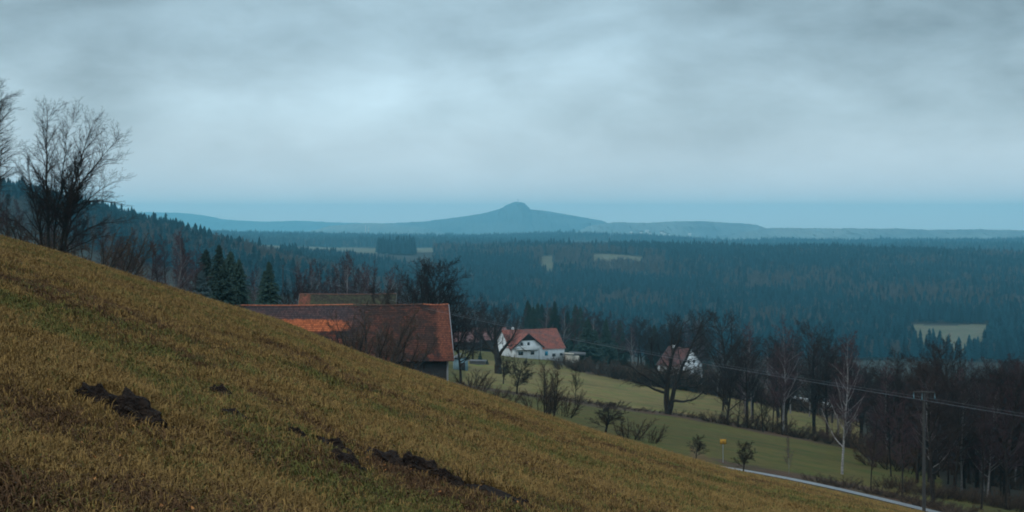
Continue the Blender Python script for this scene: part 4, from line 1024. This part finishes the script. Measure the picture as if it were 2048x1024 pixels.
# far things
def on_hill(px, py, Y0, depth, base, topy):
    zb = -(base - HY) / F * Y0; zt = -(topy - HY) / F * Y0
    for t in np.linspace(-1, 0, 400):
        Y = Y0 + t * depth; z = zb + (zt - zb) * (1 - abs(t) ** 1.7) - 6
        if z >= -(py - HY) / F * Y: return Y, z
    return Y0, zt
def far_house(px, py, hillp, w, label, grp):
    Y, z = on_hill(px, py, *hillp); x = (px - CX) / F * Y; root = empty('village_house', (x, Y - 10, z), random.uniform(-.5, .5)); h = w * .35
    b = MB(); b.box((0, 0, h / 2 - 6), w, w * .7, h + 12); b.build('wall', M['stone'], root)
    b = MB(); b.prism([(-w / 2 - 1, -w * .4, h + .2), (-w / 2 - 1, 0, h + w * .3), (-w / 2 - 1, w * .4, h + .2)], (w + 2, 0, 0)); b.build('roof', M['pink_roof'] if random.random() < .6 else M['stone'], root)
    tag(root, label, 'house', grp)
for px, py, w in [(1153, 456, 26), (1160, 458, 22), (1171, 456, 20), (1179, 458, 24), (1189, 455, 22), (1212, 457, 22), (1226, 455, 20)]:
    far_house(px, py, (9500, 1100, 478, 440), w * .72, 'tiny pale house of the far village at the foot of the pointed mountain', 'houses of the far village below the mountain')
for px, py, w in [(1262, 467, 22), (1282, 466, 26), (1294, 465, 28), (1300, 467, 20), (1324, 466, 30), (1329, 468, 20), (1336, 470, 22), (1379, 470, 22)]:
    far_house(px, py, (8600, 750, 478, 441), w * .72, 'tiny white house of the village before the flat far hills', 'houses of the far village before the flat hills')
for px, t, lb in ((731, 451, 'left one of two thin white masts above the hazy forest band'), (737, 454, 'right one of two thin white masts above the hazy forest band, slightly shorter')):
    Y = 6600.; x = (px - CX) / F * Y; z = tz(x, Y); H = -(t - HY) / F * Y - z; T = Tubes(); T.add([(0, 0, -2), (0, 0, H)], [2.4, 1.6], 10); o = bpy.data.objects.new('mast', T.mesh('mast', M['stone'])); C.objects.link(o); o.location = (x, Y, z); tag(o, lb, 'mast')
def tower():
    Y = 9500.; x = (1036 - CX) / F * Y; z = -(402 - HY) / F * Y; root = empty('lookout_tower', (x, Y, z - 4)); root.scale = (.5, .5, .5); b = MB(); b.box((0, 0, 10), 6, 6, 24); b.build('shaft', M['wood_grey'], root)
    b = MB(); b.box((0, 0, 24), 14, 14, 5); b.build('platform', M['wood_grey'], root); b = MB(); b.prism([(-8, -8, 26.6), (8, -8, 26.6), (8, 8, 26.6), (-8, 8, 26.6)], (0, 0, 1.5)); b.build('roof', M['wood_grey'], root)
    tag(root, 'tiny lookout tower on the summit of the pointed mountain', 'tower')
tower()
for i, (px, py, w) in enumerate([(1588, 795, 1.3), (1602, 798, 2.2), (1612, 799, 1.2), (1630, 802, 2.0), (1648, 806, 1.0), (1657, 808, 1.7), (1668, 811, 1.4)]):
    x, Y, z = ground_at(px, py + 5); root = empty('silage_bale', (x, Y, z), random.uniform(-.3, .3)); T = Tubes(); T.add([(-w / 2, 0, .55), (-w / 2 + .05, 0, .55), (w / 2 - .05, 0, .55), (w / 2, 0, .55)], [.45, .6, .6, .45], 14)
    o = bpy.data.objects.new('wrapping', T.mesh('wrapping', M['white'])); C.objects.link(o); o.parent = root
    c = MB()
    for s in (-1, 1): c.prism([(s * w / 2, .45 * math.cos(q), .55 + .45 * math.sin(q)) for q in [j * math.pi / 7 for j in range(14)]], (s * .02, 0, 0))
    c.build('end_face', M['white'], root); tag(root, 'small white wrapped bale in the broken row glimpsed between the hedge trunks', 'bale', 'white wrapped bales behind the trunks')

# ---------------------------------------------------------------- the near slope
def grass():
    def tuft(seed, n, hmin, hmax, spread, w):
        r = random.Random(seed); V = []; Fc = []
        for i in range(n):
            a = r.uniform(0, 6.28); q = r.uniform(0, spread); x, y = q * math.cos(a), q * math.sin(a); h = r.uniform(hmin, hmax)
            b_ = r.uniform(0, 6.28); l = h * r.uniform(.3, 1.5); dx, dy = l * math.cos(b_), l * math.sin(b_); sx, sy = -math.sin(b_) * w, math.cos(b_) * w
            b = len(V); V += [(x - sx, y - sy, -.01), (x + sx, y + sy, -.01), (x + dx * .4 + sx * .8, y + dy * .4 + sy * .8, h * .75), (x + dx * .4 - sx * .8, y + dy * .4 - sy * .8, h * .75), (x + dx, y + dy, h * r.uniform(.6, 1.0))]
            Fc += [(b, b + 1, b + 2, b + 3), (b + 3, b + 2, b + 4)]
        return V, Fc
    def gm(name, a, b, sc):
        m = mat(name, a, .9, sc, b, spec=.1, rand=.38); return m
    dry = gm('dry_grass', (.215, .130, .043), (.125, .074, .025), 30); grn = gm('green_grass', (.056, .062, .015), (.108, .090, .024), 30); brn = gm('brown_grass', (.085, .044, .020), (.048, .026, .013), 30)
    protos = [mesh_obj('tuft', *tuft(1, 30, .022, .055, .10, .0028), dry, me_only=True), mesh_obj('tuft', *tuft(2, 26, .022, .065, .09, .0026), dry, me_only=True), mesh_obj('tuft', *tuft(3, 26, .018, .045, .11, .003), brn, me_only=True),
              mesh_obj('tuft', *tuft(4, 24, .028, .075, .08, .0032), grn, me_only=True), mesh_obj('tuft', *tuft(5, 24, .024, .06, .09, .003), grn, me_only=True)]
    n = 330000
    u = rng.uniform(0, 1, n); Y = np.where(u < .8, np.exp(rng.uniform(math.log(6.0), math.log(70), n)), rng.uniform(40, 92, n)); px = rng.uniform(-160, 2250, n); X = (px - CX) / F * Y
    keep = (px < 1980) | (Y > 35); X, Y, px = X[keep], Y[keep], px[keep]
    Z = terrain(X, Y)
    g = fbm(X, Y, 1.9, 1) + .7 * fbm(X, Y, .55, 4) + .35 * fbm(X, Y, 6, 3) + rng.normal(0, .5, len(X))
    # the greener strip where the ground was dug
    py = HY - F * Z / Y; strip = np.exp(-((py - np.interp(px, [0, 300, 600, 900, 1200], [690, 790, 855, 920, 1010])) / 60) ** 2) * .10 * np.clip((px - 150) / 300, 0, 1)
    g = g + strip
    b = fbm(X, Y, 2.3, 7) + .6 * fbm(X, Y, .4, 9) + .35 * fbm(X, Y, 4.4, 6) + rng.normal(0, .35, len(X)) + .55 * np.clip((17 - Y) / 8, 0, 1)  # nearest grass browner, which also paints in the darkening towards the lower picture edge
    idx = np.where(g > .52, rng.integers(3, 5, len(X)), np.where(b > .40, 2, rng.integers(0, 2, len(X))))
    s = rng.uniform(.7, 1.35, len(X)) * (np.clip(Y / 12, .8, 5) ** .22) * (1 + .35 * np.clip(fbm(X, Y, .8, 2), 0, 1))
    keep = np.ones(len(X), bool)
    for (cx, cy, cw) in CLODS: keep &= (((X - cx) / (cw * .60)) ** 2 + ((Y - cy) / (cw * .75)) ** 2) > 1
    X, Y, Z, idx, s = X[keep], Y[keep], Z[keep], idx[keep], s[keep]
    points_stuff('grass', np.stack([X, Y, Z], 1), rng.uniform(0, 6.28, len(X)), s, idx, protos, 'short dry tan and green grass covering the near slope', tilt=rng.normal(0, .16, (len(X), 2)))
    # fallen leaves
    def leaf(seed):
        r = random.Random(seed); V = [(0, 0, .01)]; k = 8
        for i in range(k): a = 6.283 * i / k; q = .028 * r.uniform(.6, 1.2); V.append((q * math.cos(a), q * .7 * math.sin(a), .012 + r.uniform(0, .02)))
        return V, [(0, 1 + i, 1 + (i + 1) % k) for i in range(k)]
    lm = mat('leaf_brown', (.34, .13, .03), .8, 9, (.20, .08, .03), rand=.4); P2 = [mesh_obj('leaf', *leaf(i), lm, me_only=True) for i in range(2)]
    n = 520; Y = np.exp(rng.uniform(math.log(7), math.log(45), n)); px = rng.uniform(-100, 1900, n); X = (px - CX) / F * Y; Z = terrain(X, Y) + .045
    points_stuff('fallen_leaves', np.stack([X, Y, Z], 1), rng.uniform(0, 6.28, n), rng.uniform(.4, .85, n), rng.integers(0, 2, n), P2, 'scattered dead orange brown leaves lying in the grass', tilt=rng.normal(0, .5, (n, 2)))

CLODS = []
def clod(pxa, pya, pxb, pyb, hgt, label, seed):
    """a heap of dug earth spanning two pixels of the slope"""
    xa, ya, za = ground_at((pxa + pxb) / 2, (pya + pyb) / 2, 5, 60); w = abs(pxb - pxa) / F * ya * 1.15
    CLODS.append((xa, ya, w))
    import bmesh
    bm = bmesh.new(); bmesh.ops.create_icosphere(bm, subdivisions=5, radius=1.0); r = random.Random(seed); off = Vector((r.uniform(0, 90), r.uniform(0, 90), 0))
    sl = (za - tz(xa + w / 2, ya)) / (w / 2)
    for v in bm.verts:
        p = v.co.copy(); d = p.normalized()
        k = 1 + .30 * mnoise.noise(p * 1.3 + off) + .20 * mnoise.noise(p * 3.5 + off) + .13 * mnoise.noise(p * 8 + off) + .07 * mnoise.noise(p * 19 + off)
        lump = .75 + .45 * mnoise.noise(Vector((p.x * 2.4, p.y * 2, 0)) + off)
        v.co = Vector((p.x * k * w / 2, p.y * k * w * .50, max(p.z, -.3) * (.4 + .6 * k) * hgt * 2.7 * lump))
        v.co.z -= v.co.x * sl
        v.co.z += .03 * v.co.y * 0
    # loose crumbs beside the heap
    for i in range(26):
        a = r.uniform(0, 6.28); q = r.uniform(.9, 1.4); x, y = math.cos(a) * q * w / 2, math.sin(a) * q * w * .4; s = r.uniform(.015, .05) * (w / .7) ** .5
        g = bmesh.ops.create_icosphere(bm, subdivisions=2, radius=s)['verts']
        for v in g:
            k = 1 + .5 * mnoise.noise(v.co * 30 + Vector((i, 0, 0))); v.co = v.co * k + Vector((x, y, tz(xa + x, ya + y) - za + .02))
    me = bpy.data.meshes.new('earth_heap'); bm.to_mesh(me); bm.free(); me.materials.append(M['soil']); o = bpy.data.objects.new('earth_heap', me); C.objects.link(o); o.location = (xa, ya, za); tag(o, label, 'earth heap')
for i, a in enumerate([(150, 808, 236, 818, .07, 'dark dug earth heap farthest up the slope, left of the widest heap'), (214, 838, 320, 848, .09, 'widest dark heap of dug earth on the slope'), (415, 794, 462, 798, .055, 'small dark earth clod in the greener grass'),
                       (440, 830, 500, 850, .035, 'flat crumbly earth patch below the small clod'), (572, 872, 612, 884, .045, 'little dark earth lump halfway down the line of heaps'), (640, 900, 705, 912, .05, 'rough earth clod at the upper end of the lower heaps'), (655, 930, 722, 944, .06, 'dark earth clod below the rough upper one'),
                       (738, 920, 815, 938, .055, 'long low earth heap joined to the lumpy heap'), (800, 940, 880, 956, .075, 'lumpy dark earth heap with a raised tip'), (862, 958, 920, 976, .055, 'earth heap at the lower right end of the lumpy heap'), (945, 985, 1045, 1008, .03, 'crumbled earth heap near the bottom edge of the slope')]):
    clod(*a, seed=i + 3)
grass()

# ---------------------------------------------------------------- haze
def build_haze():
    x, y0, y1, z0, z1 = 16600, -45, 15050, -250, 150
    V = [(-x, y0, z0), (x, y0, z0), (x, y1, z0), (-x, y1, z0), (-x, y0, z1), (x, y0, z1), (x, y1, z1), (-x, y1, z1)]
    Fc = [(0, 3, 2, 1), (4, 5, 6, 7), (0, 1, 5, 4), (1, 2, 6, 5), (2, 3, 7, 6), (3, 0, 4, 7)]
    m = bpy.data.materials.new('haze'); m.use_nodes = True; nt = m.node_tree; nt.nodes.clear()
    out = nt.nodes.new('ShaderNodeOutputMaterial'); v = nt.nodes.new('ShaderNodeVolumePrincipled'); nt.links.new(v.outputs[0], out.inputs['Volume'])
    v.inputs['Color'].default_value = (*HAZE_COL, 1); v.inputs['Density'].default_value = HAZE_D; v.inputs['Anisotropy'].default_value = 0.6
    o = mesh_obj('haze', V, Fc, m); tag(o, kind='stuff')
HAZE_COL = (.30, .80, 1.0); HAZE_D = .000105
build_haze()
